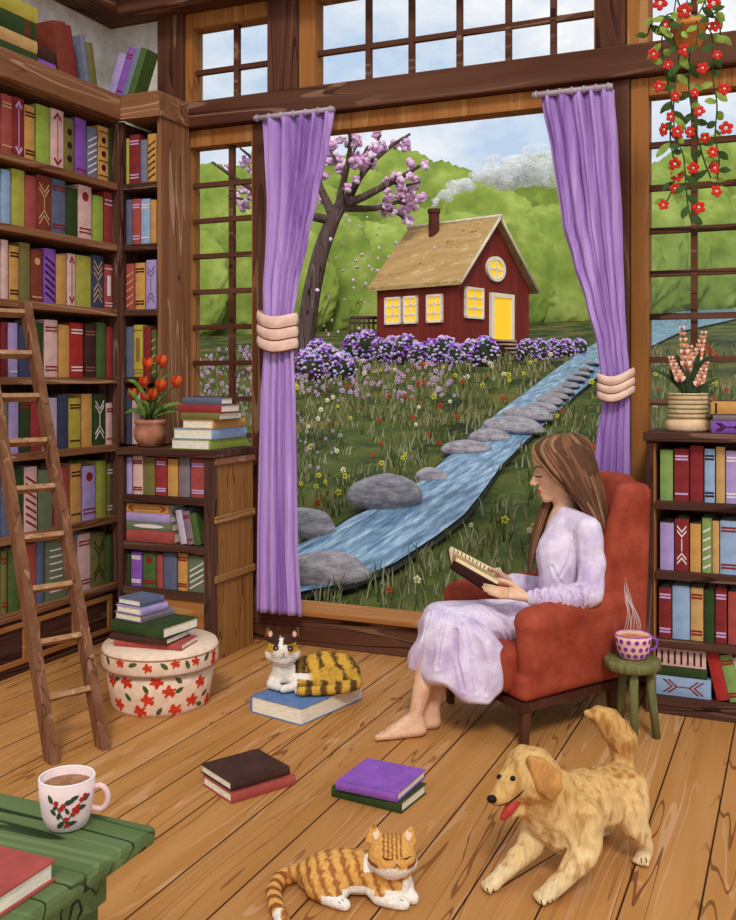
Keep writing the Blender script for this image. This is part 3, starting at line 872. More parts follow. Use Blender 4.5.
# ============================================================ OUTSIDE
def hills(x, y): return mnoise.noise(V((x * .12, y * .12, 3))) * .12 * min(1, max(0, (y - 9) / 10))
bm = bm_new()
ys = [5.14 + (70 - 5.14) * (i / 90) ** 2.0 for i in range(91)]
xs_ = [-52 + 100 * j / 110 for j in range(111)]
gv = [[bm.verts.new((x, y, ground_z(x, y) + (mnoise.noise(V((x * .9, y * .9, 0))) * .02 if y > 5.6 else 0))) for x in xs_] for y in ys]
for i in range(len(ys) - 1):
    for j in range(len(xs_) - 1): bm.faces.new((gv[i][j], gv[i][j + 1], gv[i + 1][j + 1], gv[i + 1][j])).smooth = True
def meadow_mat():
    m, nt, bs = _base('meadow_ground')
    L = nt.links.new
    tc = nt.nodes.new('ShaderNodeTexCoord')
    def n(s, d, st=(1, 1, 1), off=0):
        mp = nt.nodes.new('ShaderNodeMapping'); mp.inputs['Scale'].default_value = st; mp.inputs['Location'].default_value = (off, off, 0)
        k = nt.nodes.new('ShaderNodeTexNoise'); k.inputs['Scale'].default_value = s; k.inputs['Detail'].default_value = d
        L(tc.outputs['Object'], mp.inputs[0]); L(mp.outputs[0], k.inputs['Vector']); return k.outputs[0]
    r = nt.nodes.new('ShaderNodeValToRGB'); L(n(1.1, 6, (.8, .55, 1)), r.inputs[0])
    e = r.color_ramp.elements
    e[0].position = .36; e[0].color = lin('#23280F'); e[1].position = .68; e[1].color = lin('#74602F')
    for p, c in ((.45, '#363E1A'), (.54, '#4C5423'), (.61, '#5F5726')):
        q = e.new(p); q.color = lin(c)
    mx = nt.nodes.new('ShaderNodeMixRGB'); mx.inputs[2].default_value = lin('#5A662A')
    mr = nt.nodes.new('ShaderNodeMapRange'); mr.inputs[1].default_value = .52; mr.inputs[2].default_value = .66; mr.inputs[4].default_value = .8
    L(n(9, 6, (1, .5, 1), 5), mr.inputs[0]); L(mr.outputs[0], mx.inputs[0]); L(r.outputs[0], mx.inputs[1]); L(mx.outputs[0], bs.inputs['Base Color'])
    bs.inputs['Roughness'].default_value = 1
    return m
o = obj('meadow', bm, meadow_mat(), kind='structure')

# the brook and its dark banks
LB = [(248, 566), (300, 552), (333, 541), (346, 524), (382, 512), (419, 491), (452, 458), (487, 426), (503, 412), (520, 400), (552, 375), (584, 350), (612, 336), (648, 317), (680, 312), (736, 305), (800, 301)]
RBk = [(255, 606), (304, 601), (353, 593), (396, 573), (438, 541), (466, 524), (484, 496), (500, 470), (525, 446), (553, 421), (577, 396), (600, 377), (622, 362), (650, 351), (676, 331), (736, 319), (800, 313)]
def strip(L_, R_, dz, wid=0.0, name='brook', mat=None, kind=None, across=7):
    A = [GM(*p) for p in L_]; B = [GM(*p) for p in R_]
    bm = bm_new(); rows_ = []
    def dens(Q):
        out = []
        for a, b in zip(Q, Q[1:]):
            for k in range(4): out.append(a.lerp(b, k / 4))
        return out + [Q[-1]]
    A, B = dens(A), dens(B)
    for a, b in zip(A, B):
        d = (b - a).normalized()
        a2, b2 = a - d * wid, b + d * wid
        rows_.append([bm.verts.new((p.x, max(5.16, p.y), ground_z(p.x, max(5.16, p.y)) + dz)) for p in (a2.lerp(b2, k / across) for k in range(across + 1))])
    for r1, r2 in zip(rows_, rows_[1:]):
        for k in range(across): bm.faces.new((r1[k], r1[k + 1], r2[k + 1], r2[k])).smooth = True
    return obj(name, bm, mat, kind=kind)
def smooth_list(Q):
    out = [Q[0]]
    for i in range(1, len(Q) - 1): out.append(tuple(Q[i][k] * .6 + (Q[i - 1][k] + Q[i + 1][k]) * .2 for k in (0, 1)))
    return out + [Q[-1]]
wat, nt, bs = _base('brook_water')
tc = nt.nodes.new('ShaderNodeTexCoord'); mp = nt.nodes.new('ShaderNodeMapping'); mp.inputs['Scale'].default_value = (11, 1.1, 1); mp.inputs['Rotation'].default_value = (0, 0, .35)
n_ = nt.nodes.new('ShaderNodeTexNoise'); n_.inputs['Scale'].default_value = 1.6; n_.inputs['Detail'].default_value = 7; n_.inputs['Roughness'].default_value = .7
r_ = nt.nodes.new('ShaderNodeValToRGB'); e = r_.color_ramp.elements
e[0].position = .36; e[0].color = lin('#34526E'); e[1].position = .74; e[1].color = lin('#DCE5E8')
for p, c in ((.47, '#5C7F9C'), (.57, '#8EABC0')): e.new(p).color = lin(c)
nt.links.new(tc.outputs['Object'], mp.inputs[0]); nt.links.new(mp.outputs[0], n_.inputs['Vector']); nt.links.new(n_.outputs[0], r_.inputs[0]); nt.links.new(r_.outputs[0], bs.inputs['Base Color'])
bs.inputs['Roughness'].default_value = .35
LBs, RBs = smooth_list(LB), smooth_list(RBk)
strip(LBs, RBs, .045, .10, 'bank', paint('#1D1B10', .2, 6), 'structure')
brook = strip(LBs, RBs, .06, 0, 'brook', wat)
tag(brook, 'blue brook running down the meadow from upper right to lower left', 'brook')
RIV = [(GM(*a), GM(*b)) for a, b in zip(LBs, RBs)]
def in_river(x, y, m=.12):
    for (a, b), (c, d) in zip(RIV, RIV[1:]):
        poly = [a, b, d, c]; ins = False
        for i in range(4):
            p, q = poly[i], poly[(i + 1) % 4]
            if (p.y > y) != (q.y > y) and x < (q.x - p.x) * (y - p.y) / (q.y - p.y + 1e-9) + p.x: ins = not ins
        if ins: return True
    return False

# stones
def stone_mat():
    m, nt, bs = _base('stone')
    L = nt.links.new
    tc = nt.nodes.new('ShaderNodeTexCoord'); mp = nt.nodes.new('ShaderNodeMapping'); mp.inputs['Scale'].default_value = (1, 1, 3)
    n = nt.nodes.new('ShaderNodeTexNoise'); n.inputs['Scale'].default_value = 7; n.inputs['Detail'].default_value = 9; n.inputs['Roughness'].default_value = .75
    r = nt.nodes.new('ShaderNodeValToRGB'); e = r.color_ramp.elements
    e[0].position = .36; e[0].color = lin('#675F66'); e[1].position = .66; e[1].color = lin('#B8AEB1')
    L(tc.outputs['Object'], mp.inputs[0]); L(mp.outputs[0], n.inputs['Vector']); L(n.outputs[0], r.inputs[0]); L(r.outputs[0], bs.inputs['Base Color'])
    b = nt.nodes.new('ShaderNodeBump'); b.inputs['Strength'].default_value = .5; b.inputs['Distance'].default_value = .02
    L(n.outputs[0], b.inputs['Height']); L(b.outputs[0], bs.inputs['Normal'])
    return m
STONE = stone_mat()
def stone(i, px, py, rx, ry, tilt, label):
    gb = GM(px, py + ry * .7)
    t = (gb - V((0, 0, EYE))).dot(FV)
    s = t / 990
    if tilt:
        dx, dy = rx * math.cos(tilt), rx * math.sin(tilt)
        a, b = GM(px - dx, py + ry * .6 - dy), GM(px + dx, py + ry * .6 + dy)
        ln = (b - a).length / 2; ang = math.atan2(b.y - a.y, b.x - a.x); wy = ry * s * 3.2
        gb = (a + b) / 2
    else: ln = rx * s; ang = YAW + .1; wy = ln * .62
    h = ry * s * 1.25 if not tilt else ry * s * 1.5
    bm = bm_new(); vs = ball(bm, (0, 0, 0), 1, 4)
    for v in vs:
        n = v.co.normalized(); k = 1 + mnoise.noise(n * 1.3 + V((i * 7, 0, 0))) * .13 + mnoise.noise(n * 4 + V((i * 7, 0, 0))) * .025
        v.co = V((n.x * ln * k, n.y * wy * k, n.z * h * k * (.75 if n.z < 0 else 1)))
    o = obj('boulder' if not tilt else 'stepping_stone', bm, STONE, smooth=True)
    o.location = (gb.x, gb.y + (wy * .4 if not tilt else 0), ground_z(gb.x, gb.y) + (h * .55 if not tilt else h * .35)); o.rotation_euler = (0, 0, ang)
    tag(o, label, 'stone', 'stones along the brook' if not tilt else 'stepping stones across the brook')
for i, a in enumerate([
  (300, 530, 34, 17, 0, 'grey boulder beside the left curtain on the far bank of the brook'),
  (318, 576, 49, 18, 0, 'wide flat grey boulder lowest in the brook near the window sill'),
  (382, 499, 38, 20, 0, 'largest rounded grey boulder in the middle of the brook bank'),
  (430, 479, 17, 9, 0, 'small grey boulder just right of the largest one'),
  (464, 451, 25, 9, 0, 'grey boulder between the small one and the higher ones up the brook'),
  (488, 439, 22, 8.5, 0, 'oval grey boulder below the two tilted stones above the reader'),
  (513, 428, 22, 8, .32, 'large tilted grey stone lowest of the stepping stones'),
  (529, 416, 18, 7, .42, 'tilted grey stone second lowest of the stepping stones'),
  (541, 409, 13, 4.5, .55, 'third stepping stone counted up the brook'), (548, 402, 13, 3.6, .6, 'fourth stepping stone counted up the brook'),
  (555, 397, 13, 3.2, .6, 'fifth stepping stone counted up the brook'), (561, 392, 12, 3.2, .6, 'sixth stepping stone counted up the brook'),
  (567, 386, 11, 2.8, .6, 'seventh stepping stone counted up the brook'), (573, 380, 11, 2.6, .6, 'eighth stepping stone counted up the brook'),
  (579, 375, 11, 2.4, .6, 'ninth stepping stone counted up the brook'), (584, 370, 10, 2.2, .6, 'tenth stepping stone, just left of the curtain tieback'),
  (590, 364, 9, 2.0, .6, 'eleventh stepping stone, last before the right curtain')]): stone(i, *a)

# meadow growth: nobody could count it
def tufts(name, cols, n, seed, hmin, hmax, ymin, ymax, label, blades=5):
    rnd = random.Random(seed); bm = bm_new()
    for _ in range(n):
        y = ymin + (ymax - ymin) * rnd.random() ** 1.5
        x = rnd.uniform(-.95 * y - .5, .12 * y + .4)
        if in_river(x, y): continue
        z = ground_z(x, y)
        for b in range(blades):
            bx, by = x + rnd.gauss(0, .05), y + rnd.gauss(0, .05)
            h = rnd.uniform(hmin, hmax) * (1 + .02 * y); lx = rnd.gauss(0, .3) * h; w = .0018 + .0009 * y
            ly = rnd.gauss(0, .15) * h; mi = rnd.randrange(len(cols))
            p = [V((bx - w, by, z - .01)), V((bx + w, by, z - .01)), V((bx + lx * .4 + w * .7, by + ly * .4, z + h * .6)), V((bx + lx, by + ly, z + h)), V((bx + lx * .4 - w * .7, by + ly * .4, z + h * .6))]
            f = bm.faces.new([bm.verts.new(q) for q in p]); f.material_index = mi
    o = obj(name, bm, [paint(c, .1, 8, bump=0) for c in cols], recalc=False)
    tag(o, label, 'grass', kind='stuff')
tufts('meadow_grass', ['#807F58', '#9A957A', '#5F6635', '#454F22'], 1500, 3, .06, .15, 5.3, 14, 'pale and olive grass tufts growing all over the near meadow')
tufts('distant_grass', ['#807C4E', '#6B6A3A', '#4B5524', '#96906A'], 1500, 4, .07, .17, 13, 25, 'low grass tufts growing on the far meadow before the cottage', 4)
def flowers(name, col, n, seed, ymin, ymax, r0, label, xr=(-.95, .12), eye=None):
    rnd = random.Random(seed); bm = bm_new()
    for _ in range(n):
        y = ymin + (ymax - ymin) * rnd.random() ** 1.35
        x = rnd.uniform(xr[0] * y, xr[1] * y + .4)
        if in_river(x, y): continue
        z = ground_z(x, y) + rnd.uniform(.06, .2); r = r0 * (.6 + .055 * y) * rnd.uniform(.7, 1.2)
        tube(bm, [(x, y, ground_z(x, y)), (x, y, z)], .003 + .0004 * y, 3, 1, caps=False)
        a0 = rnd.random() * 6
        for k in range(5):
            a = a0 + k * 2 * PI / 5; c = V((x + math.cos(a) * r * .75, y - r * .3, z + math.sin(a) * r * .75))
            ball(bm, c, (r * .55, r * .3, r * .55), 1)
        if eye: ball(bm, (x, y - r * .6, z), r * .35, 1, 2)
    o = obj(name, bm, [paint(col, .12, 9, bump=0), paint('#4E5B28', .1, 8, bump=0), paint(eye or col, .05, 8, bump=0)])
    tag(o, label, 'flowers', kind='stuff')
flowers('red_meadow_flowers', '#B5401F', 210, 11, 5.5, 26, .025, 'small red flowers scattered over the meadow')
flowers('yellow_meadow_flowers', '#C9BE3A', 150, 12, 5.5, 26, .025, 'small yellow flowers scattered over the meadow')
flowers('cream_meadow_flowers', '#E6DDB8', 150, 13, 5.5, 26, .023, 'small cream flowers scattered over the meadow', eye='#C9B02A')
flowers('pink_meadow_flowers', '#C3A0BC', 420, 14, 15, 27, .024, 'pale pink flowers carpeting the far left of the meadow', xr=(-.78, -.36))
flowers('lilac_meadow_flowers', '#B89BB5', 220, 15, 9, 24, .016, 'pale lilac flowers in the meadow behind the left window', xr=(-.8, -.5))

# wooded green slope
def leafy(c0, c1, c2, scale):
    key = ('leafy', c0, scale)
    if key in MATS: return MATS[key]
    m, nt, bs = _base('foliage')
    L = nt.links.new
    tc = nt.nodes.new('ShaderNodeTexCoord'); n = nt.nodes.new('ShaderNodeTexNoise'); n.inputs['Scale'].default_value = scale; n.inputs['Detail'].default_value = 6; n.inputs['Roughness'].default_value = .6
    r = nt.nodes.new('ShaderNodeValToRGB'); e = r.color_ramp.elements
    e[0].position = .34; e[0].color = lin(c0); e[1].position = .68; e[1].color = lin(c2); e.new(.52).color = lin(c1)
    L(tc.outputs['Object'], n.inputs['Vector']); L(n.outputs[0], r.inputs[0]); L(r.outputs[0], bs.inputs['Base Color'])
    bs.inputs['Roughness'].default_value = 1
    MATS[key] = m
    return m
LEAF = leafy('#7B8E3C', '#93A44B', '#B0BC63', .6)
LEAF2 = leafy('#72863A', '#8B9D46', '#A6B45A', .8)
bm = bm_new()
hv = []
for i in range(14):
    f = i / 13
    hv.append([bm.verts.new((x, 47 + 20 * f, ground_z(0, 47) - .5 + 5.2 * math.sin(f * PI / 2) + .3 * mnoise.noise(V((x * .2, f * 4, 0))))) for x in [-60 + 3 * j for j in range(34)]])
for i in range(13):
    for j in range(33): bm.faces.new((hv[i][j], hv[i][j + 1], hv[i + 1][j + 1], hv[i + 1][j])).smooth = True
obj('hill', bm, LEAF2, kind='structure')
def tree(i, px, ytop, t, rpx, label, mat=LEAF):
    top = P(px, ytop, t); gz = ground_z(top.x, top.y)
    r = rpx * t / 990; H = top.z - gz
    root = thing('tree', label, 'tree', (top.x, top.y, gz), 0, 'trees on the wooded slope')
    bm = bm_new(); vs = ball(bm, (0, 0, 0), 1, 5)
    for v in vs:
        n = v.co.normalized(); k = 1 + .07 * mnoise.noise(n * 2.6 + V((i * 5, 0, 0))) + .05 * mnoise.noise(n * 9 + V((i * 5, 0, 0))) + .05 * mnoise.noise(n * 22 + V((0, i, 0)))
        v.co = V((n.x * r * k * 1.35, n.y * r * k * .36, n.z * H * .56 * k)) + V((top.x, top.y, gz + H * .44))
    obj('crown', bm, mat, root, smooth=True)
    bm = bm_new(); tube(bm, [(top.x, top.y, gz - .2), (top.x + .05, top.y, gz + H * .45)], [.22, .14], 8)
    obj('trunk', bm, paint('#4A3324', .15, 5), root)
TR = [(150, 160, 46, 62), (205, 168, 45, 55), (258, 162, 47, 52), (300, 178, 44, 48), (345, 158, 47, 50), (392, 150, 49, 52), (440, 162, 46, 50), (484, 182, 44, 44), (530, 158, 48, 50), (575, 152, 47, 52), (622, 170, 45, 46),
      (668, 158, 48, 48), (712, 138, 49, 55), (765, 128, 48, 58)]
WHN = ['far left behind the tall bookcase', 'in the left window panes near the bookcase', 'behind the left window and the left curtain', 'behind the left curtain', 'behind the cherry tree trunk', 'between the cherry tree and the cottage', 'above the left part of the cottage roof',
       'behind the chimney smoke', 'just right of the cottage gable', 'at the left edge of the right curtain', 'behind the right curtain', 'behind the left column of right window panes', 'behind the right column of right window panes', 'at the far right edge']
for i, (px, yt, t, r) in enumerate(TR): tree(i, px, yt, t, r, 'light green round-crowned tree ' + WHN[i], LEAF if i % 2 else LEAF2)
T2 = [(175, 222, 'low in the left window panes'), (232, 214, 'low behind the left window and curtain'), (280, 226, 'low behind the left curtain'), (325, 212, 'low behind the cherry trunk'), (368, 222, 'low at the left end of the cottage'), (415, 208, 'low behind the cottage roof'),
      (462, 214, 'low behind the cottage chimney'), (508, 216, 'low behind the cottage gable'), (552, 206, 'low to the right of the cottage'), (598, 212, 'low behind the right curtain')]
for i, (px, yt, wh) in enumerate(T2): tree(i + 20, px, yt, 42.5 + .5 * (i % 2), 46, 'light green round-crowned tree ' + wh, LEAF2 if i % 2 else LEAF)
for i, (px, yt, wh) in enumerate(((645, 208, 'low behind the right curtain edge'), (690, 200, 'low in the middle of the right window'), (738, 196, 'low at the right frame edge'))): tree(i + 40, px, yt, 47, 46, 'light green round-crowned tree ' + wh, LEAF2 if i % 2 else LEAF)

# ------------------------------------------------------------ cottage
TC = 24.0; KS = TC / 32
cor = P(457.7, 337, TC)
fa = math.radians(41)
ua = -RV * math.cos(fa) + FV * math.sin(fa)      # along the long wall, to the left
ub = RV * math.sin(fa) + FV * math.cos(fa)       # along the gable wall, to the right
def solve_len(px, u):
    # length along u from the corner until the sight line px is met
    best = min((abs((cor + u * l).dot(RV) / (cor + u * l).dot(FV) - (px - 368) / 990), l) for l in [i * .01 for i in range(1, 900)])
    return best[1]
LA, LBb = solve_len(377, ua), solve_len(529, ub)
wallh = P(0, 280, TC).z - cor.z
ct = thing('cottage', 'red wooden cottage with yellow lit windows and a tan gable roof', 'cottage', tuple(cor))
gz0 = cor.z - .5
def CPt(a, b, z): return V((cor.x, cor.y, 0)) + ua * a + ub * b + V((0, 0, cor.z + z))
mid = solve_len(494, ub)
rise = P(495.5, 218, (CPt(0, mid, 0) - V((0, 0, EYE))).dot(FV)).z - cor.z - .1
RED = wood('#7C2B22', '#4F1814', '#9A4234', 'Z', 1.6, 5, 'red_boards', dk=.5, lt=.3)
bm = bm_new()
lo_, hi_ = -.9, wallh
pts = [(0, lo_), (LBb, lo_), (LBb, hi_), (mid, rise), (0, hi_)]
prism(bm, [CPt(0, b, z) for b, z in pts], ua * LA)
obj('wall', bm, RED, ct)
# roof: two slabs with overhang
def roof_slab(b0, z0, b1, z1, name='roof'):
    bm = bm_new(); ov = .18
    nrm = V((0, 0, .1))
    prism(bm, [CPt(-ov, b0, z0), CPt(-ov, b1, z1), CPt(LA + ov, b1, z1), CPt(LA + ov, b0, z0)], nrm)
    obj(name, bm, wood('#B8925C', '#7D5A30', '#DCC08E', 'X', 2.2, 12, 'shingle_roof', dk=.7, lt=.6), ct, label='tan shingled roof slope')
k_ = (rise - hi_) / mid; kr = (rise - hi_) / (LBb - mid); e_ = .16
roof_slab(-e_, hi_ - e_ * k_ + .03, mid, rise + .03); roof_slab(LBb + e_, hi_ - e_ * kr + .03, mid, rise + .03)
for b0, s in ((-e_, 1), (LBb + e_, 1)):
    bm = bm_new(); tube(bm, [CPt(-.2, b0, hi_ - e_ * (k_ if b0 < 0 else kr) + .06), CPt(-.2, mid, rise + .10)], .045, 4); obj('verge_board', bm, paint('#D9C9AE', .1, 3), ct)
bm = bm_new(); tube(bm, [CPt(-.25, mid, rise + .13), CPt(LA + .25, mid, rise + .13)], .05, 4); obj('ridge', bm, paint('#D9C9AE', .1, 3), ct)
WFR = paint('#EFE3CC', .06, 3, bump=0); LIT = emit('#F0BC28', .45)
def c_window(wall, s0, s1, z0, z1, nx=1, nz=2, name='window'):
    f = (lambda s, z, o: CPt(s, -o, z)) if wall == 'a' else (lambda s, z, o: CPt(-o, s, z))
    fr = bm_new(); t = .055
    for a, b, c, d in ((s0, s1, z0, z0 + t), (s0, s1, z1 - t, z1), (s0, s0 + t, z0, z1), (s1 - t, s1, z0, z1)):
        prism(fr, [f(a, c, 0), f(b, c, 0), f(b, d, 0), f(a, d, 0)], f(a, c, .07) - f(a, c, 0))
    for i in range(1, nx + 1):
        x = s0 + (s1 - s0) * i / (nx + 1); prism(fr, [f(x - .02, z0, 0), f(x + .02, z0, 0), f(x + .02, z1, 0), f(x - .02, z1, 0)], f(x, z0, .06) - f(x, z0, 0))
    for i in range(1, nz + 1):
        z = z0 + (z1 - z0) * i / (nz + 1); prism(fr, [f(s0, z - .02, 0), f(s1, z - .02, 0), f(s1, z + .02, 0), f(s0, z + .02, 0)], f(s0, z, .06) - f(s0, z, 0))
    w = obj(name, fr, WFR, ct)
    pn = bm_new(); prism(pn, [f(s0 + .01, z0 + .01, 0), f(s1 - .01, z0 + .01, 0), f(s1 - .01, z1 - .01, 0), f(s0 + .01, z1 - .01, 0)], f(s0, z0, .035) - f(s0, z0, 0))
    obj('pane', pn, LIT, w)
zc = lambda y: 1.5 + (377 - y) / 990 * (TC + .6) - cor.z
for x0, x1 in ((386, 402), (404.5, 418.5), (427.5, 443.5)):
    s0, s1 = solve_len(x1, ua), solve_len(x0, ua); c_window('a', s0, s1, zc(323), zc(295))
s0, s1 = solve_len(464, ub), solve_len(482, ub); c_window('b', s0, s1, zc(319), zc(288))
s0, s1 = solve_len(489, ub), solve_len(512, ub)
# door
fr = bm_new()
for a, b, c, d in ((s0, s0 + .12, 0, zc(291)), (s1 - .12, s1, 0, zc(291)), (s0 + .12, s1 - .12, zc(291) - .1, zc(291))):
    prism(fr, [CPt(0, a, c), CPt(0, b, c), CPt(0, b, d), CPt(0, a, d)], -ua * .08)
obj('door_frame', fr, WFR, ct)
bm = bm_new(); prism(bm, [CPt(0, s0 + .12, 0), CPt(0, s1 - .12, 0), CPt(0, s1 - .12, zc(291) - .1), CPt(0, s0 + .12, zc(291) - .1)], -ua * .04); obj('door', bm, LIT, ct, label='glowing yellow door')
dm_ = (s0 + s1) / 2
# round window
rc_ = mid + .03; zr = zc(266.5); rr_ = .46 * KS
fr = bm_new()
N = 28
ring = lambda r, o: [CPt(-o, rc_ + 1.22 * r * math.cos(2 * PI * k / N), zr + r * .93 * math.sin(2 * PI * k / N)) for k in range(N)]
for (r0, r1) in ((rr_, rr_ - .09),):
    o0, i0, o1, i1 = [[fr.verts.new(p) for p in q] for q in (ring(r0, 0), ring(r1, 0), ring(r0, .07), ring(r1, .07))]
    for k in range(N):
        k2 = (k + 1) % N
        for a, b, c, d in ((o1[k], o1[k2], i1[k2], i1[k]), (o0[k], o0[k2], o1[k2], o1[k]), (i0[k], i0[k2], i1[k2], i1[k])): fr.faces.new((a, b, c, d))
prism(fr, [CPt(0, rc_ - .025, zr - rr_ * .9), CPt(0, rc_ + .025, zr - rr_ * .9), CPt(0, rc_ + .025, zr + rr_ * .9), CPt(0, rc_ - .025, zr + rr_ * .9)], -ua * .06)
prism(fr, [CPt(0, rc_ - rr_ * 1.16, zr - .025), CPt(0, rc_ + rr_ * 1.16, zr - .025), CPt(0, rc_ + rr_ * 1.16, zr + .025), CPt(0, rc_ - rr_ * 1.16, zr + .025)], -ua * .06)
w = obj('round_window', fr, WFR, ct)
bm = bm_new(); prism(bm, ring(rr_ - .08, 0), -ua * .035); obj('pane', bm, LIT, w)
# chimney
chp = CPt(LA * .93 - .3, mid + .3, 0)
bm = bm_new()
tch = (chp - V((0, 0, EYE))).dot(FV)
ctop = P(434, 209, TC + 2)
cc0 = V((0, 0, 0)) + P(434, 224, (CPt(LA * .55, mid, 0)).dot(FV))
lathe(bm, [(r * KS, z * KS) for r, z in [(0, -.9), (.19, -.9), (.19, .38), (.23, .38), (.23, .52), (.14, .52), (.14, .46), (0, .46)]], cc0, 12, smooth=False)
obj('chimney', bm, paint('#5A2A22', .15, 4), ct)
# steps
st = bm_new()
for k in range(5):
    a0 = .04 + k * .17
    prism(st, [CPt(-a0, dm_ - .4, -.06 - k * .105), CPt(-a0 - .18, dm_ - .4, -.06 - k * .105), CPt(-a0 - .18, dm_ + .4, -.06 - k * .105), CPt(-a0, dm_ + .4, -.06 - k * .105)], (0, 0, .045))
for s in (-.41, .41):
    prism(st, [CPt(-.02, dm_ + s, -.5), CPt(-.02, dm_ + s, -.05), CPt(-.9, dm_ + s, -.54), CPt(-.9, dm_ + s, -.7)], ub * .04, mi=1)
obj('steps', st, [paint('#B59A84', .12, 4), paint('#4A2C22', .1, 4)], ct, label='pale wooden steps under the door')
# chimney smoke
bm = bm_new()
rnd = random.Random(5)
base = cc0 + V((0, 0, .45))
def on_smoke(f):
    return base + RV * (2.9 * f ** 1.35) + V((0, 0, 1.0 * math.sin(f * 1.7) ** .8 if f > 0 else 0)) + FV * (.5 * f)
for k in range(60):
    f = rnd.random() ** .8; c = on_smoke(f) + V((rnd.gauss(0, .28 * f), rnd.gauss(0, .25 * f), rnd.gauss(0, .24 * f)))
    r = .07 + .34 * f * rnd.uniform(.5, 1)
    vs = ball(bm, c, (r * 1.2, r, r * .75), 3)
    for v in vs: v.co += V((1, 1, 1)) * .12 * r * mnoise.noise(v.co * 4)
o = obj('chimney_smoke', bm, wisp('#FFFFFF', .75, 5), smooth=True)
tag(o, 'white smoke drifting right from the cottage chimney', 'smoke', kind='stuff')
# small fence at the left of the cottage
fn = thing('fence', 'small dark wooden railing at the left side of the cottage', 'fence', tuple(CPt(LA, .3, -.4)))
fa0 = P(350, 337, TC + 2.6); fb0 = P(378, 337, TC + 2.6)
FW = paint('#5B4536', .15, 4)
bm = bm_new(); tube(bm, [fa0 + V((0, 0, .52)), fb0 + V((0, 0, .52))], .045, 4); tube(bm, [fa0 + V((0, 0, .38)), fb0 + V((0, 0, .38))], .03, 4); obj('rail', bm, FW, fn)
for k in range(7):
    p = fa0.lerp(fb0, k / 6); bm = bm_new(); tube(bm, [p - V((0, 0, .5)), p + V((0, 0, .5))], .035, 4); obj('baluster', bm, FW, fn)

# flowering shrubs
def shrub(i, px, py, rpx, label, group):
    g = GM(px, py); t = g.dot(FV); r = rpx * t / 990
    root = thing('flowering_shrub', label, 'shrub', (g.x, g.y, g.z), 0, group)
    rnd = random.Random(i + 40)
    bm = bm_new(); vs = ball(bm, (0, 0, 0), 1, 3)
    for v in vs:
        n = v.co.normalized(); v.co = n * (1 + .15 * mnoise.noise(n * 3 + V((i, 0, 0)))); v.co = V((v.co.x * r, v.co.y * r * .8, v.co.z * r * 1.2)) + g + V((0, 0, r * .75))
    obj('foliage', bm, paint('#2B3318', .25, 3), root, smooth=True)
    bm = bm_new()
    for k in range(200):
        a = rnd.uniform(0, 2 * PI); e = rnd.uniform(-.75, 1.45)
        d = V((math.cos(a) * math.cos(e), math.sin(a) * math.cos(e) * .8, math.sin(e) * 1.22))
        c = g + V((0, 0, r * .75)) + d * r * rnd.uniform(.92, 1.12)
        q = r * rnd.uniform(.09, .17)
        ball(bm, c, (q, q, q * .8), 1, rnd.choices((0, 1, 2, 3), (3, 4, 4, 1))[0])
    o = obj('blossoms', bm, [paint(c, .1, 5, bump=0) for c in ('#9A4BC0', '#BBA3D8', '#D9C0D8', '#9AA5D4')], root); o['kind'] = 'stuff'
n = 0
ORDN = ['first', 'second', 'third', 'fourth', 'fifth', 'sixth', 'seventh', 'eighth', 'ninth', 'tenth', 'eleventh']
for q, px in enumerate(range(354, 490, 13)):
    shrub(n, px, 367 - abs(px - 458) * .07 - math.sin(n), 12.5 + 2 * math.sin(n * 2.1), 'purple flowering shrub, %s from the left along the cottage' % ORDN[q], 'shrubs left of the cottage steps'); n += 1
for q, px in enumerate(range(527, 592, 13)):
    shrub(n, px, 361 - q * 1.4, 10.5 - q * .6, 'purple flowering shrub, %s to the right of the cottage steps' % ORDN[q], 'shrubs right of the cottage steps'); n += 1
for j, (px, py, r, w) in enumerate(((308, 380, 15, 'nearest the left curtain'), (326, 376, 15, 'in the middle of the clump'), (342, 379, 13, 'rightmost of the clump'), (318, 364, 12, 'at the back of the clump'))):
    shrub(n, px, py, r, 'bushy purple shrub at the foot of the cherry tree, ' + w, None); n += 1

# ------------------------------------------------------------ cherry tree
tt = 26.0
g0 = GM(305, 362); tt = g0.dot(FV)
ch = thing('cherry_tree', 'blossoming pink cherry tree with a dark crooked trunk left of the cottage', 'tree', tuple(g0))
bm = bm_new()
BARK = wood('#5B4540', '#231613', '#94807A', 'Z', 2.2, 7, 'cherry_bark', dk=.9, lt=.5)
sp = tt / 990
def br(pts, w0, w1, dd=0):
    q = [P(x, y, tt + dd * i / max(1, len(pts) - 1)) for i, (x, y) in enumerate(pts)]
    m = []
    for a, b in zip(q, q[1:]):
        for k in range(3): m.append(a.lerp(b, k / 3))
    m.append(q[-1])
    for i in range(1, len(m) - 1): m[i] = m[i] * .5 + (m[i - 1] + m[i + 1]) * .25
    rs = [(w0 + (w1 - w0) * i / (len(m) - 1)) * sp for i in range(len(m))]
    tube(bm, m, rs, 8)
    return m
br([(302, 368), (306, 330), (312, 290), (321, 250), (334, 216), (342, 204)], 10.5, 6.5)
ALL = []
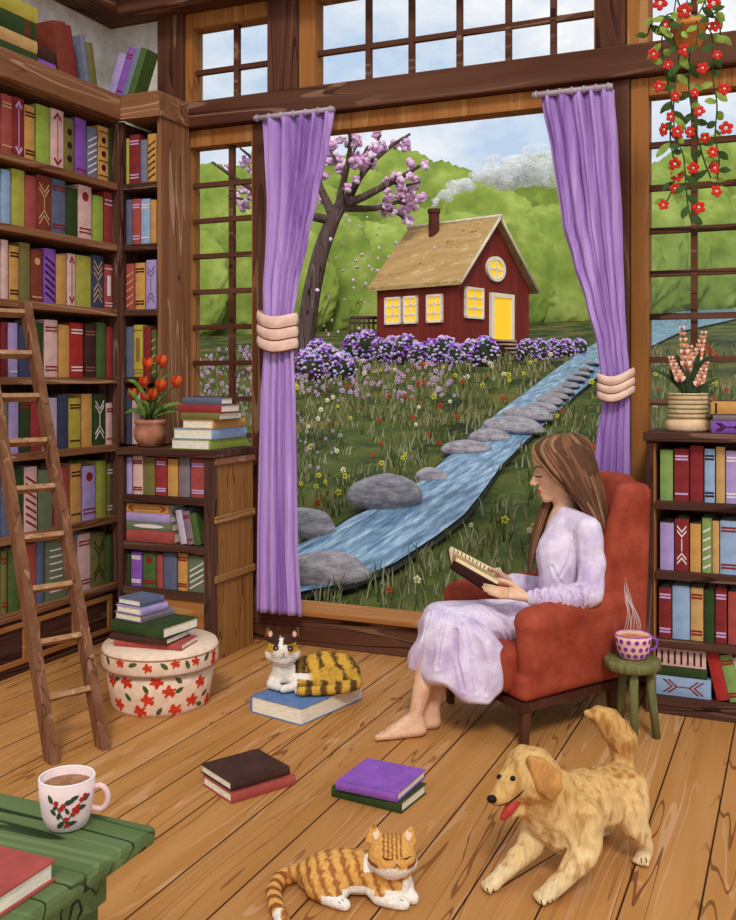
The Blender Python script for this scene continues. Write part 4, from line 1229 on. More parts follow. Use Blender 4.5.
B_ = [([(338, 214), (341, 190), (348, 165), (351, 140), (347, 122)], 4.5, 1.2, -1.2), ([(340, 208), (352, 188), (372, 162), (392, 145), (410, 134)], 4, 1.3, .8), ([(342, 205), (362, 198), (392, 182), (410, 172), (424, 163)], 5, 1.3, -.6),
      ([(345, 208), (375, 209), (398, 202), (417, 187)], 4, 1.2, 1.4), ([(380, 208), (398, 213), (410, 225)], 2, 1, .5), ([(333, 216), (325, 198), (318, 182), (322, 160), (336, 147)], 5, 1.4, 1),
      ([(330, 220), (305, 215), (272, 202), (242, 183), (212, 162)], 5, 1.3, -1), ([(285, 208), (268, 180), (255, 160), (240, 148)], 3, 1, -1.5), ([(262, 197), (245, 200), (228, 196)], 2, .9, 0),
      ([(345, 180), (338, 165), (330, 150)], 2, 1, .6), ([(372, 162), (374, 145), (381, 135)], 2, 1, -.6), ([(392, 182), (406, 186), (420, 182)], 2, 1, -.8), ([(300, 214), (290, 190), (292, 170), (284, 150)], 3, 1, 1), ([(352, 196), (362, 176), (362, 156), (368, 146)], 2.2, .8, -1), ([(398, 202), (412, 206), (422, 200)], 1.8, .8, 1), ([(348, 160), (356, 148), (360, 136)], 1.8, .8, .5)]
for pts, w0, w1, dd in B_: ALL.append(br(pts, w0, w1, dd))
for a, b in (((334, 216), (345, 200)),): br([a, b], 7, 5)
obj('trunk_and_branches', bm, BARK, ch, smooth=True)
rnd = random.Random(9)
proto = []
for q in range(3):
    me_b = bm_new()
    for k in range(9):
        a = rnd.uniform(0, 6.28); e = rnd.uniform(-1.4, 1.4); d = V((math.cos(a) * math.cos(e), math.sin(a) * math.cos(e), math.sin(e))) * .6
        ball(me_b, d, rnd.uniform(.32, .55), 1, rnd.choices((0, 1, 2), (3, 3, 1))[0])
    m = bpy.data.meshes.new('blossom_cluster'); me_b.to_mesh(m); me_b.free()
    for c in ('#E3B2D6', '#F3DAEA', '#CC8FC4'): m.materials.append(paint(c, .08, 3, bump=0))
    proto.append(m)
cnt = 0
Wc = full(ch).inverted()
for br_ in ALL:
    L_n = len(br_)
    for k in range(6):
        if cnt >= 99: break
        f = .35 + .65 * (k + .3 + rnd.random() * .7) / 6; i = min(L_n - 1, int(f * (L_n - 1)))
        c = br_[i] + V((rnd.gauss(0, 5 * sp), rnd.gauss(0, 6 * sp), rnd.gauss(0, 4.5 * sp)))
        o = bpy.data.objects.new('blossom', proto[cnt % 3]); COL.objects.link(o); o.parent = ch; o.matrix_parent_inverse = Wc
        s = rnd.uniform(4.4, 7.6) * sp; o.location = c; o.scale = (s, s, s * .85); o.rotation_euler = (rnd.random() * 6, rnd.random() * 6, 0); cnt += 1
bm = bm_new()
for k in range(75):
    px = rnd.gauss(372, 32); py = rnd.uniform(215, 335); c = P(px, py, tt - 1 + rnd.random() * 4)
    r = rnd.uniform(1.6, 2.8) * sp
    n0 = set(bm.verts); ball(bm, (0, 0, 0), (r, r * .8, r * .22), 1, M=Euler((rnd.random() * 6, rnd.random() * 6, 0)).to_matrix())
    for v in bm.verts:
        if v not in n0: v.co += c
o = obj('falling_petals', bm, paint('#E9C6DE', .06, 3, bump=0))
tag(o, 'pink petals falling between the cherry tree and the cottage', 'petals', kind='stuff')
# ============================================================ CURTAINS
CURT = paint('#9462B6', .1, 9, bump=.15, stretch=(1.6, 1.6, .07), second='#CBA6E2', name='purple_curtain_cloth')
def curtain(prof, Y, tie, rod, label, folds, phase=0):
    x0, x1 = WY(rod[0], 377, Y).x, WY(rod[1], 377, Y).x
    zr = WY(rod[0], rod[2], Y).z
    root = thing('curtain', label, 'curtain', ((x0 + x1) / 2, Y, .2))
    def at(py):
        for (a, l0, r0), (b, l1, r1) in zip(prof, prof[1:]):
            if py <= b:
                f = (py - a) / (b - a); f = f * f * (3 - 2 * f) * .5 + f * .5
                return l0 + (l1 - l0) * f, r0 + (r1 - r0) * f
        return prof[-1][1:]
    n, m = 110, 96
    bm = bm_new(); g = []
    for i in range(m + 1):
        py = prof[0][0] + (prof[-1][0] - prof[0][0]) * i / m
        l, r = at(py); a, b = WY(l, py, Y), WY(r, py, Y)
        wd = b.x - a.x
        z = a.z * .5 + b.z * .5 if i else zr - .01
        z = zr - .012 - (zr - .012 - .185) * i / m if False else z
        row = []
        for j in range(n + 1):
            u = j / n
            ph = u * folds * 2 * PI + phase + .5 * math.sin(u * 9 + i * .02)
            amp = min(.04, .30 * wd / folds * 1.1)
            y = Y + amp * (math.sin(ph) + .3 * math.sin(ph * 2.3 + 1 + i * .015)) * .8
            x = a.x + wd * (u + .006 * math.sin(ph * 2))
            row.append(bm.verts.new((x, y, a.z + (b.z - a.z) * 0 + (z - a.z))))
        g.append(row)
    for i in range(m):
        for j in range(n): bm.faces.new((g[i][j], g[i][j + 1], g[i + 1][j + 1], g[i + 1][j])).smooth = True
    o = obj('drape', bm, CURT, root)
    s = o.modifiers.new('thick', 'SOLIDIFY'); s.thickness = .004
    # tieback
    l, r, p0, p1 = tie
    a, b = WY(l, p0, Y), WY(r, p1, Y)
    cx = (a.x + b.x) / 2; hx = (b.x - a.x) / 2; z1, z0 = WY(l, p0, Y).z, WY(l, p1, Y).z
    bm = bm_new(); rows_ = []
    R_ = 25
    for i in range(R_ + 1):
        f = i / R_; bul = abs(math.sin(f * PI * 3.0)) ** .6
        row = []
        for k in range(40):
            t = 2 * PI * k / 40; sag = -.03 * math.sin(max(0, min(1, (math.cos(t) + 1) / 2)) * PI) * (1 if math.sin(t) < 0 else .2)
            row.append(bm.verts.new((cx + math.cos(t) * (hx * (.93 + .07 * bul)), Y + math.sin(t) * (.062 + .012 * bul), z0 + (z1 - z0) * f + sag + .012 * math.cos(t) * (1 if l > 400 else -1))))
        rows_.append(row)
    for i in range(R_):
        for k in range(40):
            f = bm.faces.new((rows_[i][k], rows_[i][(k + 1) % 40], rows_[i + 1][(k + 1) % 40], rows_[i + 1][k])); f.smooth = True
            if i in (0, R_ // 3, 2 * R_ // 3): f.material_index = 1  # crease shade painted as dark brown rows in the grooves between ridges
    obj('tieback', bm, [paint('#F0C9B4', .08, 20), paint('#7A3B22', .1, 20)], root, label='cream pink tieback with fold shade painted brown')
    bm = bm_new(); tube(bm, [(x0, Y - .01, zr), (x1, Y - .01, zr)], .014, 12)
    for k in range(7):
        x = x0 + .02 + (x1 - x0 - .04) * k / 6; tube(bm, [(x - .004, Y - .01, zr), (x + .004, Y - .01, zr)], .02, 12)
    for x in (x0 + .04, x1 - .04): tube(bm, [(x, Y - .01, zr), (x, 4.908, zr)], .008, 8)
    obj('curtain_rod', bm, paint('#B9A9B4', .1, 20), root, label='short grey curtain rod')
curtain([(118, 262, 334), (150, 263.5, 329), (200, 266, 318), (240, 265, 309), (290, 262, 298), (325, 263, 293), (350, 263, 294), (400, 260, 296.5), (470, 258, 297.5), (545, 256.5, 299), (614, 256, 303)], 4.835,
        (257.5, 297.5, 312, 348), (255, 335, 119), 'purple curtain at the left side of the big window, tied low with cream cloth', 5)
curtain([(96, 541, 613), (150, 551, 617), (220, 561, 621), (260, 572, 622), (300, 585, 623.5), (345, 597, 626), (370, 600, 628.5), (400, 603, 629), (440, 596, 629), (500, 589, 630), (640, 584, 634)], 4.835,
        (597, 635, 370, 396), (533, 613, 96), 'purple curtain at the right side of the big window, falling behind the armchair', 5, 1.2)

# ============================================================ ARMCHAIR
TH = math.radians(25)
cf = -RV * math.cos(TH) - FV * math.sin(TH); cl = RV * math.sin(TH) - FV * math.cos(TH)
CC = G(519.6, 744) - cf * .25 - cl * .3 - FV * .04
def AC(f, l, z): return V((CC.x, CC.y, 0)) + cf * f + cl * l + V((0, 0, z))
arm_c = thing('armchair', 'rust red wingback armchair with dark wooden legs in which the reader sits', 'armchair', (CC.x, CC.y, 0))
UPH = paint('#9B3D2A', .1, 7, rough=.8, bump=.2, second='#AE4F38', name='rust_upholstery')
def soft(name, balls_list, voxel=.011, sm=5, mat=UPH, parent=arm_c, label=None):
    bm = bm_new()
    for bl in balls_list: hull(bm, bl)
    return obj(name, fuse(bm, voxel, sm), mat, parent, label=label)
soft('seat', [[(AC(f, l, z), .05) for f in (-.2, .265) for l in (-.22 if f > 0 else -.14, .22 if f > 0 else .14) for z in (.25, .345)]])
soft('base', [[(AC(f, l, z), .03) for f in (-.28, .24) for l in ((-.31, .31) if f > 0 else (-.2, .2)) for z in (.215, .27)]])
for s in (-1, 1):
    soft('armrest', [[(AC(f, s * l, z), r) for f, l, z, r in ((.2, .292, .235, .05), (.2, .292, .495, .062), (-.3, .20, .235, .05), (-.34, .195, .53, .062))], [(AC(.2, s * .292, .495), .07), (AC(-.3, s * .20, .525), .07)]])
soft('backrest', [[(AC(-.30, l, .28), .06) for l in (-.16, .16)] + [(AC(-.44, l, .97), .06) for l in (-.16, .16)] + [(AC(-.45, l, 1.01), .055) for l in (-.08, .08)]])
for s in (-1, 1):
    soft('wing', [[(AC(f, s * .205, z), r) for f, z, r in ((-.33, .50, .045), (-.20, .52, .045), (-.445, .99, .045), (-.35, .99, .045), (-.42, .30, .04), (-.31, .3, .04))]])
bm = bm_new()
Mx = Matrix((cf, cl, V((0, 0, 1)))).transposed().to_4x4()
prism(bm, [AC(.27, -.335, .151), AC(.27, .335, .151), AC(-.33, .225, .151), AC(-.33, -.225, .151)], (0, 0, .034)); obj('bottom_rail', bm, paint('#4B2518', .15, 12), arm_c)
for f, l in ((.235, .3), (.235, -.3), (-.29, .2), (-.29, -.2)):
    bm = bm_new(); lathe(bm, [(0, 0), (.019, 0), (.028, .150), (0, .150)], (0, 0, 0), 4, smooth=False)
    bmesh.ops.rotate(bm, verts=bm.verts, matrix=Matrix.Rotation(PI / 4 + math.atan2(cf.y, cf.x), 3, 'Z'))
    bmesh.ops.translate(bm, verts=bm.verts, vec=AC(f, l, 0)); obj('leg', bm, paint('#56311E', .15, 12), arm_c)

# ============================================================ STOOL AND POLKA DOT CUP
OLV = wood('#6E6B3E', '#3F3E22', '#94915F', 'Z', 9, 6, 'olive_painted_wood', dk=.5, lt=.5)
sp_ = G(632.5, 735); ZS = .322
stl = thing('stool', 'small round olive green three-legged stool beside the armchair', 'stool', tuple(sp_))
bm = bm_new(); lathe(bm, [(0, ZS - .042), (.104, ZS - .042), (.116, ZS - .036), (.118, ZS - .006), (.112, ZS), (0, ZS)], sp_, 40); obj('seat', bm, OLV, stl)
for px, py in ((635, 747), (655, 738), (611, 722)):
    g_ = G(px, py); d = (g_ - sp_); d.z = 0; d = d.normalized()
    bm = bm_new(); tube(bm, [sp_ + d * .098, sp_ + d * .066 + V((0, 0, ZS - .04))], [.0165, .019], 10); obj('leg', bm, OLV, stl)
def on_lathe(prof, c, ang, z, off=.0):
    for (r0, z0), (r1, z1) in zip(prof, prof[1:]):
        if min(z0, z1) <= z <= max(z0, z1) and abs(z1 - z0) > 1e-6:
            r = r0 + (r1 - r0) * (z - z0) / (z1 - z0); break
    else: r = prof[0][0]
    n = V((math.cos(ang), math.sin(ang), 0))
    return V(c) + n * (r + off) + V((0, 0, z)), n
def decal(bm, prof, c, ang, z, poly, mi, off=.0015, th=.0015):
    """a flat outline wrapped on a turned surface; poly in metres (u around, v up)"""
    _, n = on_lathe(prof, c, ang, z); r = (on_lathe(prof, c, ang, z)[0] - V(c) - V((0, 0, z))).length
    cvs = []
    for o_ in (off, -th):
        cen, _ = on_lathe(prof, c, ang, z, o_)
        ring = []
        for u, v in poly:
            p, _ = on_lathe(prof, c, ang + u / r, max(prof[0][1] + .001, min(z + v, max(q[1] for q in prof) - .001)), o_); ring.append(bm.verts.new(p))
        cvs.append((bm.verts.new(cen), ring))
    (c0, r0), (c1, r1) = cvs
    k_ = len(poly)
    for i in range(k_):
        j = (i + 1) % k_
        for f in ((c0, r0[i], r0[j]), (r0[i], r1[i], r1[j], r0[j])):
            q = bm.faces.new(f); q.material_index = mi
def petal5(r, rot=0):
    return [((r if k % 2 == 0 else r * .82 if 0 else r * (1 if k % 4 in (0, 1) else .5)) * math.cos(rot + k * PI / 10), (r * (1 if k % 4 in (0, 1) else .5)) * math.sin(rot + k * PI / 10)) for k in range(20)]
def leafp(l, w, rot):
    pts = [(-l / 2, 0), (-l * .2, w / 2), (l * .2, w * .42), (l / 2, 0), (l * .2, -w * .42), (-l * .2, -w / 2)]
    return [(x * math.cos(rot) - y * math.sin(rot), x * math.sin(rot) + y * math.cos(rot)) for x, y in pts]
def disc(r): return [(r * math.cos(k * PI / 6), r * math.sin(k * PI / 6)) for k in range(12)]
camang = lambda c: math.atan2(-c[1], -c[0])
def cup(name, c, prof, wall, body, rim, inner, liquid, zl, hang, hz, hr, decals, mats, label, hmat, cat='cup'):
    root = thing(name, label, cat, tuple(c))
    bm = bm_new()
    top = prof[-1]
    inn = [(max(.001, r - wall), z) for r, z in prof[1:]][::-1]
    lathe(bm, [(0, prof[0][1])] + prof + inn + [(0, prof[0][1] + wall)], c, 40)
    for d in decals: decal(bm, prof, c, *d)
    obj('body', bm, [body] + mats, root)
    bm = bm_new(); tr = top[0] - wall / 2
    tube(bm, [V(c) + V((math.cos(k * PI / 20) * tr, math.sin(k * PI / 20) * tr, top[1])) for k in range(41)], wall * .62, 6, caps=False); obj('rim', bm, rim, root)
    bm = bm_new()
    h = V((math.cos(hang), math.sin(hang), 0)); p0, _ = on_lathe(prof, c, hang, hz + hr * .8, -.002); p1, _ = on_lathe(prof, c, hang, hz - hr * .8, -.002)
    pts = [p0]
    for k in range(9):
        a = PI * .42 - k * PI * .84 / 8
        pts.append(V(c) + h * ((p0 - V(c)).dot(h) + hr * .35 + hr * .85 * math.cos(a)) + V((0, 0, hz + hr * math.sin(a))))
    pts.append(p1)
    tube(bm, pts, hr * .23, 10); obj('handle', bm, hmat, root, smooth=True)
    bm = bm_new(); rl = on_lathe(prof, (0, 0, 0), 0, zl, -wall)[0].x
    lathe(bm, [(0, zl), (rl + .001, zl), (rl + .001, zl - .004), (0, zl - .004)], c, 32, smooth=False); obj('drink', bm, liquid, root)
    return root
cpos = sp_ + V((0, 0, ZS + .0005)) + RV * .003
PRF = [(.042, 0), (.058, .012), (.068, .04), (.073, .075), (.075, .1)]
ca_ = camang(cpos)
dec = []
for row, (z, n0) in enumerate(((.022, .15), (.05, 0), (.08, .2))):
    for k in range(14): dec.append((ca_ + n0 + (k - 7) * .45, z, disc(.0095), 1))
cup('teacup', cpos, PRF, .004, paint('#EFB9A8', .06, 30), paint('#8E4FB0', .08, 30), None, paint('#C4702A', .15, 25, rough=.3, second='#DE9A48'), .085, math.atan2(RV.y, RV.x) + .1, .058, .026, dec,
    [paint('#7B3A9C', .08, 30)], 'pink cup with purple polka dots and purple handle on the olive stool', paint('#8E4FB0', .08, 30))
def steam(name, c, n, h, w, label, seed):
    rnd = random.Random(seed); bm = bm_new()
    for k in range(n):
        ph = rnd.uniform(-.6, .6); off = (k - (n - 1) / 2) / n * 2; top = rnd.uniform(.75, 1.15)
        pts = [V(c) + RV * (w * (off * (1 - f) ** .7 + .5 * math.sin(f * 5.2 + ph) * (.25 + f * .6)) - w * .5 * f) + FV * (w * .3 * math.cos(f * 4 + ph)) + V((0, 0, h * f * top)) for f in [i / 20 for i in range(21)]]
        tube(bm, pts, [.0005 + .0017 * math.sin(PI * (i + .5) / 21) for i in range(21)], 6, caps=False)
    o = obj(name, bm, wisp('#FFFFFF', .38, 60, True), smooth=True); tag(o, label, 'steam', kind='stuff')
steam('cup_steam', cpos + V((0, 0, .09)), 8, .23, .04, 'thin white steam curling up from the polka dot cup', 3)

# ============================================================ FLORAL BASKET AND ITS BOOKS
bc = G(160.5, 702)
bsk = thing('fabric_basket', 'round cream fabric box with red flowers and green leaves on the floor', 'basket', tuple(bc))
BP = [(.214, 0), (.222, .02), (.236, .10), (.246, .185)]
LP = [(.258, .187), (.264, .20), (.265, .265), (.258, .281)]
CRM = paint('#EBCDB2', .07, 25, bump=.2)
RF, GL, BR = paint('#CF3B1E', .1, 30), paint('#4C5B2A', .12, 30), paint('#9B6B50', .1, 30)
fl = [(125, 562), (217, 648), (318, 607), (460, 557), (428, 645), (60, 552), (260, 540), (80, 665), (178, 707), (350, 703), (505, 642), (522, 565)]
fll = [(520, 480), (218, 500), (93, 468), (347, 472), (440, 465), (522, 432)]
lv = [(210, 597, 2.1), (127, 632, 2.2), (365, 598, .5), (485, 610, .5), (272, 702, 1.0), (360, 540, 2.4), (83, 517, .3), (465, 680, 2.8)]
lvl = [(38, 447, 2.2), (150, 484, .3), (295, 490, 2.4), (402, 480, 1.9), (490, 442, .8)]
def hit_cyl(px, py, c, r):
    o_ = V((0, 0, EYE)); d = ray(px, py)
    a = d.x ** 2 + d.y ** 2; b = 2 * (d.x * (o_.x - c.x) + d.y * (o_.y - c.y)); q = (o_.x - c.x) ** 2 + (o_.y - c.y) ** 2 - r * r
    D = b * b - 4 * a * q
    if D < 0: t = -b / (2 * a)
    else: t = (-b - math.sqrt(D)) / (2 * a)
    p = o_ + d * t
    return math.atan2(p.y - c.y, p.x - c.x), p.z - c.z
def deco_on(bm, prof, r, flowers_, leaves_, zlo, zhi, fs, rest):
    rnd = random.Random(2)
    for x, y in flowers_:
        a, z = hit_cyl(100 + x / 4.6, 560 + y / 4.6, bc, r); decal(bm, prof, bc, a, max(zlo, min(zhi, z)), petal5(fs, rnd.random() * 3), 1, .002)
    for x, y, rt in leaves_:
        a, z = hit_cyl(100 + x / 4.6, 560 + y / 4.6, bc, r); decal(bm, prof, bc, a, max(zlo, min(zhi, z)), leafp(.045, .02, rt), 2, .002)
    for k in range(rest):
        a = camang(bc) + PI * .62 + k * PI * .78 / rest; z = rnd.uniform(zlo, zhi)
        decal(bm, prof, bc, a, z, petal5(fs, rnd.random()) if k % 2 else leafp(.045, .02, rnd.random() * 3), 1 if k % 2 else 2, .002)
bm = bm_new(); lathe(bm, [(0, 0)] + BP + [(0, .185)], bc, 48)
deco_on(bm, BP, .238, fl, lv, .03, .165, .031, 10); obj('body', bm, [CRM, RF, GL], bsk)
bm = bm_new(); lathe(bm, [(.25, .187)] + LP + [(0, .281)], bc, 48)
deco_on(bm, LP, .264, fll, lvl, .212, .245, .022, 8)
tube(bm, [bc + V((math.cos(k * PI / 24) * .2655, math.sin(k * PI / 24) * .2655, .193)) for k in range(49)], .0035, 6, 3, caps=False)
tube(bm, [bc + V((math.cos(k * PI / 24) * .2655, math.sin(k * PI / 24) * .2655, .262)) for k in range(49)], .003, 6, 3, caps=False)
obj('lid', bm, [CRM, RF, GL, BR], bsk)
GB = 'books stacked on the floral basket'
lay_book((114.3, 640), (181.5, 645), (204, 636), .2815, .027, 'coral red', 'coral red book lowest in the stack on the floral basket', GB)
lay_book((110, 633), (166.3, 639.5), (201, 630), .310, .028, 'dark brown', 'dark brown book under the large green one on the floral basket', GB)
lay_book((111, 620), (163, 628.6), (198, 617), .340, .048, 'dark green', 'large dark green book in the stack on the floral basket', GB)
lay_book((141.3, 616), (174, 607), (115, 611), .390, .034, 'mauve grey', 'mauve grey book on the large green one on the floral basket', GB)
lay_book((141, 609), (167.4, 602), (117.5, 604), .4255, .032, 'lilac', 'lilac book second from the top on the floral basket', GB)
lay_book((140.5, 601), (164, 595), (119.6, 596.5), .459, .030, 'slate blue', 'slate blue book topmost on the floral basket', GB)

# ============================================================ FLOOR BOOKS
GF = 'books lying on the floor'
lay_book((231.4, 794), (295.3, 775), (196, 777), .0, .036, 'coral red', 'coral red book on the floor under a dark brown one', GF)
lay_book((231, 783), (289.3, 766), (211, 761), .037, .032, 'dark brown', 'dark brown book lying on a coral red one on the floor', GF)
lay_book((331.8, 786), (401.4, 803), (436, 785.5), .0, .038, 'dark green', 'dark green book on the floor under a purple one', GF)
lay_book((336, 781), (397.5, 794), (421.5, 768.5), .039, .03, 'purple', 'purple book lying on a green one on the floor', GF)
CB = lay_book((301.3, 708.7), (363, 683), (255, 694), .0, .075, 'slate blue', 'thick slate blue book on the floor with the calico cat on it', GF, spine='far')
CB.data.materials[0] = paint('#5F7BA6', .1, 16)

# pile on the low bookcase
ZP = 1.113
def corner_pile(px0, px1, px2, z, th, cn, spine, label, Yf=4.47):
    xl, xr = WY(px0, 377, Yf).x, WY(px1, 377, Yf).x
    yb = min(4.85, WX(px2, 377, xr).y)
    if spine == 'side': M = Matrix.Translation(V((xr, (Yf + yb) / 2, z + .0004))) @ Matrix.Rotation(PI / 2, 4, 'Z'); return add_book(M, th, yb - Yf, xr - xl, cn, '', DK, flat=True, label=label, group='books piled by the potted flowers')
    M = Matrix.Translation(V(((xl + xr) / 2, Yf, z + .0004))); return add_book(M, th, xr - xl, yb - Yf, cn, '', DK, flat=True, label=label, group='books piled by the potted flowers')
zz = ZP
for a in ((171, 209.5, 246, .054, 'lime green', 'side', 'lime green book lowest in the pile beside the potted red flowers'), (173, 212, 246, .056, 'light blue', 'side', 'light blue book on the lime green one beside the potted red flowers'),
          (182, 213, 245, .046, 'orange', 'side', 'orange book in the middle of the pile beside the potted red flowers'), (181, 219, 242, .038, 'olive', 'front', 'olive book under the red one beside the potted red flowers'),
          (178, 221, 240, .042, 'red', 'front', 'red book second from the top of the pile beside the potted flowers'), (183, 221, 233, .036, 'slate blue', 'front', 'slate blue book on top of the pile beside the potted flowers')):
    corner_pile(a[0], a[1], a[2], zz, a[3], a[4], a[5], a[6]); zz += a[3] + .001

# ============================================================ POTTED RED FLOWERS
YP = 4.54
pc = WY(150, 377, YP); pc.z = 1.113
pot = thing('potted_flowers', 'terracotta pot of red orange tulip-like flowers on the low bookcase', 'potted plant', tuple(pc))
PP = [(.045, 0), (.062, .008), (.084, .05), (.088, .085), (.078, .125), (.084, .13), (.086, .15), (.080, .152)]
bm = bm_new(); lathe(bm, [(0, 0)] + PP + [(.074, .14), (.07, .125), (0, .122)], pc, 40); obj('pot', bm, paint('#A7664C', .12, 16, second='#C88A6C'), pot)
bm = bm_new(); lathe(bm, [(0, .137), (.071, .137), (.071, .13), (0, .13)], pc, 24); obj('soil', bm, paint('#3A2418', .2, 40), pot)
fp = [(148, 366), (162, 363), (144.5, 384), (161, 387), (176.7, 384), (133, 396), (146.5, 399), (154, 396)]
rnd = random.Random(4)
st_ = bm_new(); heads = []
for i, (x, y) in enumerate(fp):
    e = WY(x, y, YP + rnd.uniform(-.05, .02)); b = pc + V((rnd.uniform(-.03, .03), rnd.uniform(-.02, .02), .135))
    m = b.lerp(e, .55) + V((0, 0, .02)); tube(st_, [b, m, e], .0035, 6); heads.append(e)
obj('stems', st_, paint('#3F5226', .12, 20), pot)
for e in heads:
    bm = bm_new()
    for k in range(6):
        a = k * PI / 3 + .4; tip = e + V((math.cos(a) * .03, math.sin(a) * .03, .045)); leaf(bm, e + V((0, 0, -.02)), tip, .032, normal=V((math.cos(a), math.sin(a), 0)), bend=.25, mi=k % 2)
    ball(bm, e + V((0, 0, -.006)), (.017, .017, .02), 2)
    obj('flower', bm, [paint('#C9401C', .12, 40), paint('#E0602A', .1, 40)], pot, smooth=True)
lf = bm_new()
for (x0, y0, x1, y1, x2, y2) in ((148, 418, 136, 405, 124, 414), (150, 418, 162, 402, 184, 404), (149, 416, 156, 376, 173, 373), (147, 416, 143, 378, 126, 380), (151, 418, 165, 408, 183, 411), (146, 418, 135, 392, 127, 390), (152, 418, 156, 398, 168, 392), (147, 418, 150, 405, 143, 400)):
    d = rnd.uniform(-.05, .02); q = [WY(x0, y0, YP), WY(x1, y1, YP + d * .6), WY(x2, y2, YP + d)]
    cv = [q[0] * (1 - f) ** 2 + q[1] * 2 * f * (1 - f) + q[2] * f * f for f in [k / 10 for k in range(11)]]
    Lq = []
    for k, c in enumerate(cv):
        w = .014 * math.sin(PI * min(1, (k / 10) * .9 + .1)) ** .7; tdir = (cv[min(10, k + 1)] - cv[max(0, k - 1)]).normalized(); s = tdir.cross(V((0, -1, .3))).normalized()
        Lq.append([lf.verts.new(c - s * w), lf.verts.new(c + V((0, .004, -.003))), lf.verts.new(c + s * w)])
    for a, b in zip(Lq, Lq[1:]):
        for k in (0, 1): lf.faces.new((a[k], b[k], b[k + 1], a[k + 1])).smooth = True
o = obj('leaves', lf, paint('#47632C', .2, 18, second='#7FA04A'), pot); m = o.modifiers.new('t', 'SOLIDIFY'); m.thickness = .002

# ============================================================ VASE OF PINK FLOWERS
YV = 4.72
vc = WY(688, 377, YV); vc.z = RT + .0005
vs_ = thing('vase_of_flowers', 'ribbed cream vase of pink flower spikes on the right bookcase', 'vase', tuple(vc))
VP = [(.088, 0), (.096, .01), (.096, .045), (.086, .052), (.082, .06)]
for k in range(5): VP += [(.086, .066 + k * .021), (.088, .074 + k * .021), (.084, .081 + k * .021)]
VP += [(.09, .168), (.086, .172)]
bm = bm_new(); lathe(bm, [(0, 0)] + VP + [(.078, .165), (.07, .08), (0, .07)], vc, 40)
for k in range(6):
    z = .062 + k * .0205
    tube(bm, [vc + V((math.cos(a * PI / 20) * .0882, math.sin(a * PI / 20) * .0882, z)) for a in range(41)], .0028, 6, 1, caps=False)
obj('vase', bm, [paint('#E6BE96', .1, 20), paint('#6F8047', .1, 20)], vs_)
bm = bm_new(); q = vc + RV * .088
tube(bm, [vc + RV * .082 + V((0, 0, .15)), vc + RV * .112 + V((0, 0, .14)), vc + RV * .118 + V((0, 0, .10)), vc + RV * .108 + V((0, 0, .06)), vc + RV * .088 + V((0, 0, .05))], .009, 8); obj('handle', bm, paint('#7E6A50', .1, 20), vs_, smooth=True)
spk = [((682, 329), (686, 366)), ((704, 334), (697, 361)), ((671, 359), (680, 381)), ((706, 364), (699, 386)), ((690, 348), (688, 372))]
sb = bm_new()
for i, (a, b) in enumerate(spk):
    d = YV + (-.03, .03, -.02, 0, .04)[i]; A, B = WY(*a, d), WY(*b, d)
    tube(sb, [vc + V((0, 0, .12)), vc.lerp(B, .6) + V((0, 0, .06)), B, A], .0028, 6)
    bm = bm_new()
    n = 7
    for k in range(n):
        c = B.lerp(A, k / (n - 1)); r = .017 * (1 - .45 * k / (n - 1))
        for s in (-1, 1):
            leaf(bm, c, c + RV * s * r * 1.5 + V((0, 0, r * 1.3)), r * 1.3, bend=.3, mi=k % 2); leaf(bm, c, c + FV * s * r * 1.2 + RV * s * r * .5 + V((0, 0, r * 1.3)), r * 1.2, bend=.3, mi=(k + 1) % 2)
            ball(bm, c + RV * s * r * .55, r * .42, 1, (k + 1) % 2)
    obj('flower_spike', bm, [paint('#F0C8B8', .08, 40), paint('#D98A62', .1, 40)], vs_, smooth=True)
obj('stems', sb, paint('#3F4A26', .12, 20), vs_)
lf = bm_new()
for (x1, y1, x2, y2, w) in ((672, 372, 653, 371, .01), (676, 380, 668, 368, .012), (690, 360, 716, 356, .011), (700, 385, 719, 378, .01), (684, 378, 676, 352, .012), (694, 375, 700, 350, .014), (697, 392, 714, 384, .008)):
    q = [vc + V((0, 0, .14)), WY(x1, y1, YV), WY(x2, y2, YV - .02)]
    cv = [q[0] * (1 - f) ** 2 + q[1] * 2 * f * (1 - f) + q[2] * f * f for f in [k / 10 for k in range(11)]]
    Lq = []
    for k, c in enumerate(cv):
        ww = w * math.sin(PI * min(1, (k / 10) * .9 + .1)) ** .7; tdir = (cv[min(10, k + 1)] - cv[max(0, k - 1)]).normalized(); s = tdir.cross(V((0, -1, .3))).normalized()
        Lq.append([lf.verts.new(c - s * ww), lf.verts.new(c + V((0, .003, -.002))), lf.verts.new(c + s * ww)])
    for a, b in zip(Lq, Lq[1:]):
        for k in (0, 1): lf.faces.new((a[k], b[k], b[k + 1], a[k + 1])).smooth = True
o = obj('leaves', lf, paint('#2F4022', .2, 18), vs_); m = o.modifiers.new('t', 'SOLIDIFY'); m.thickness = .002

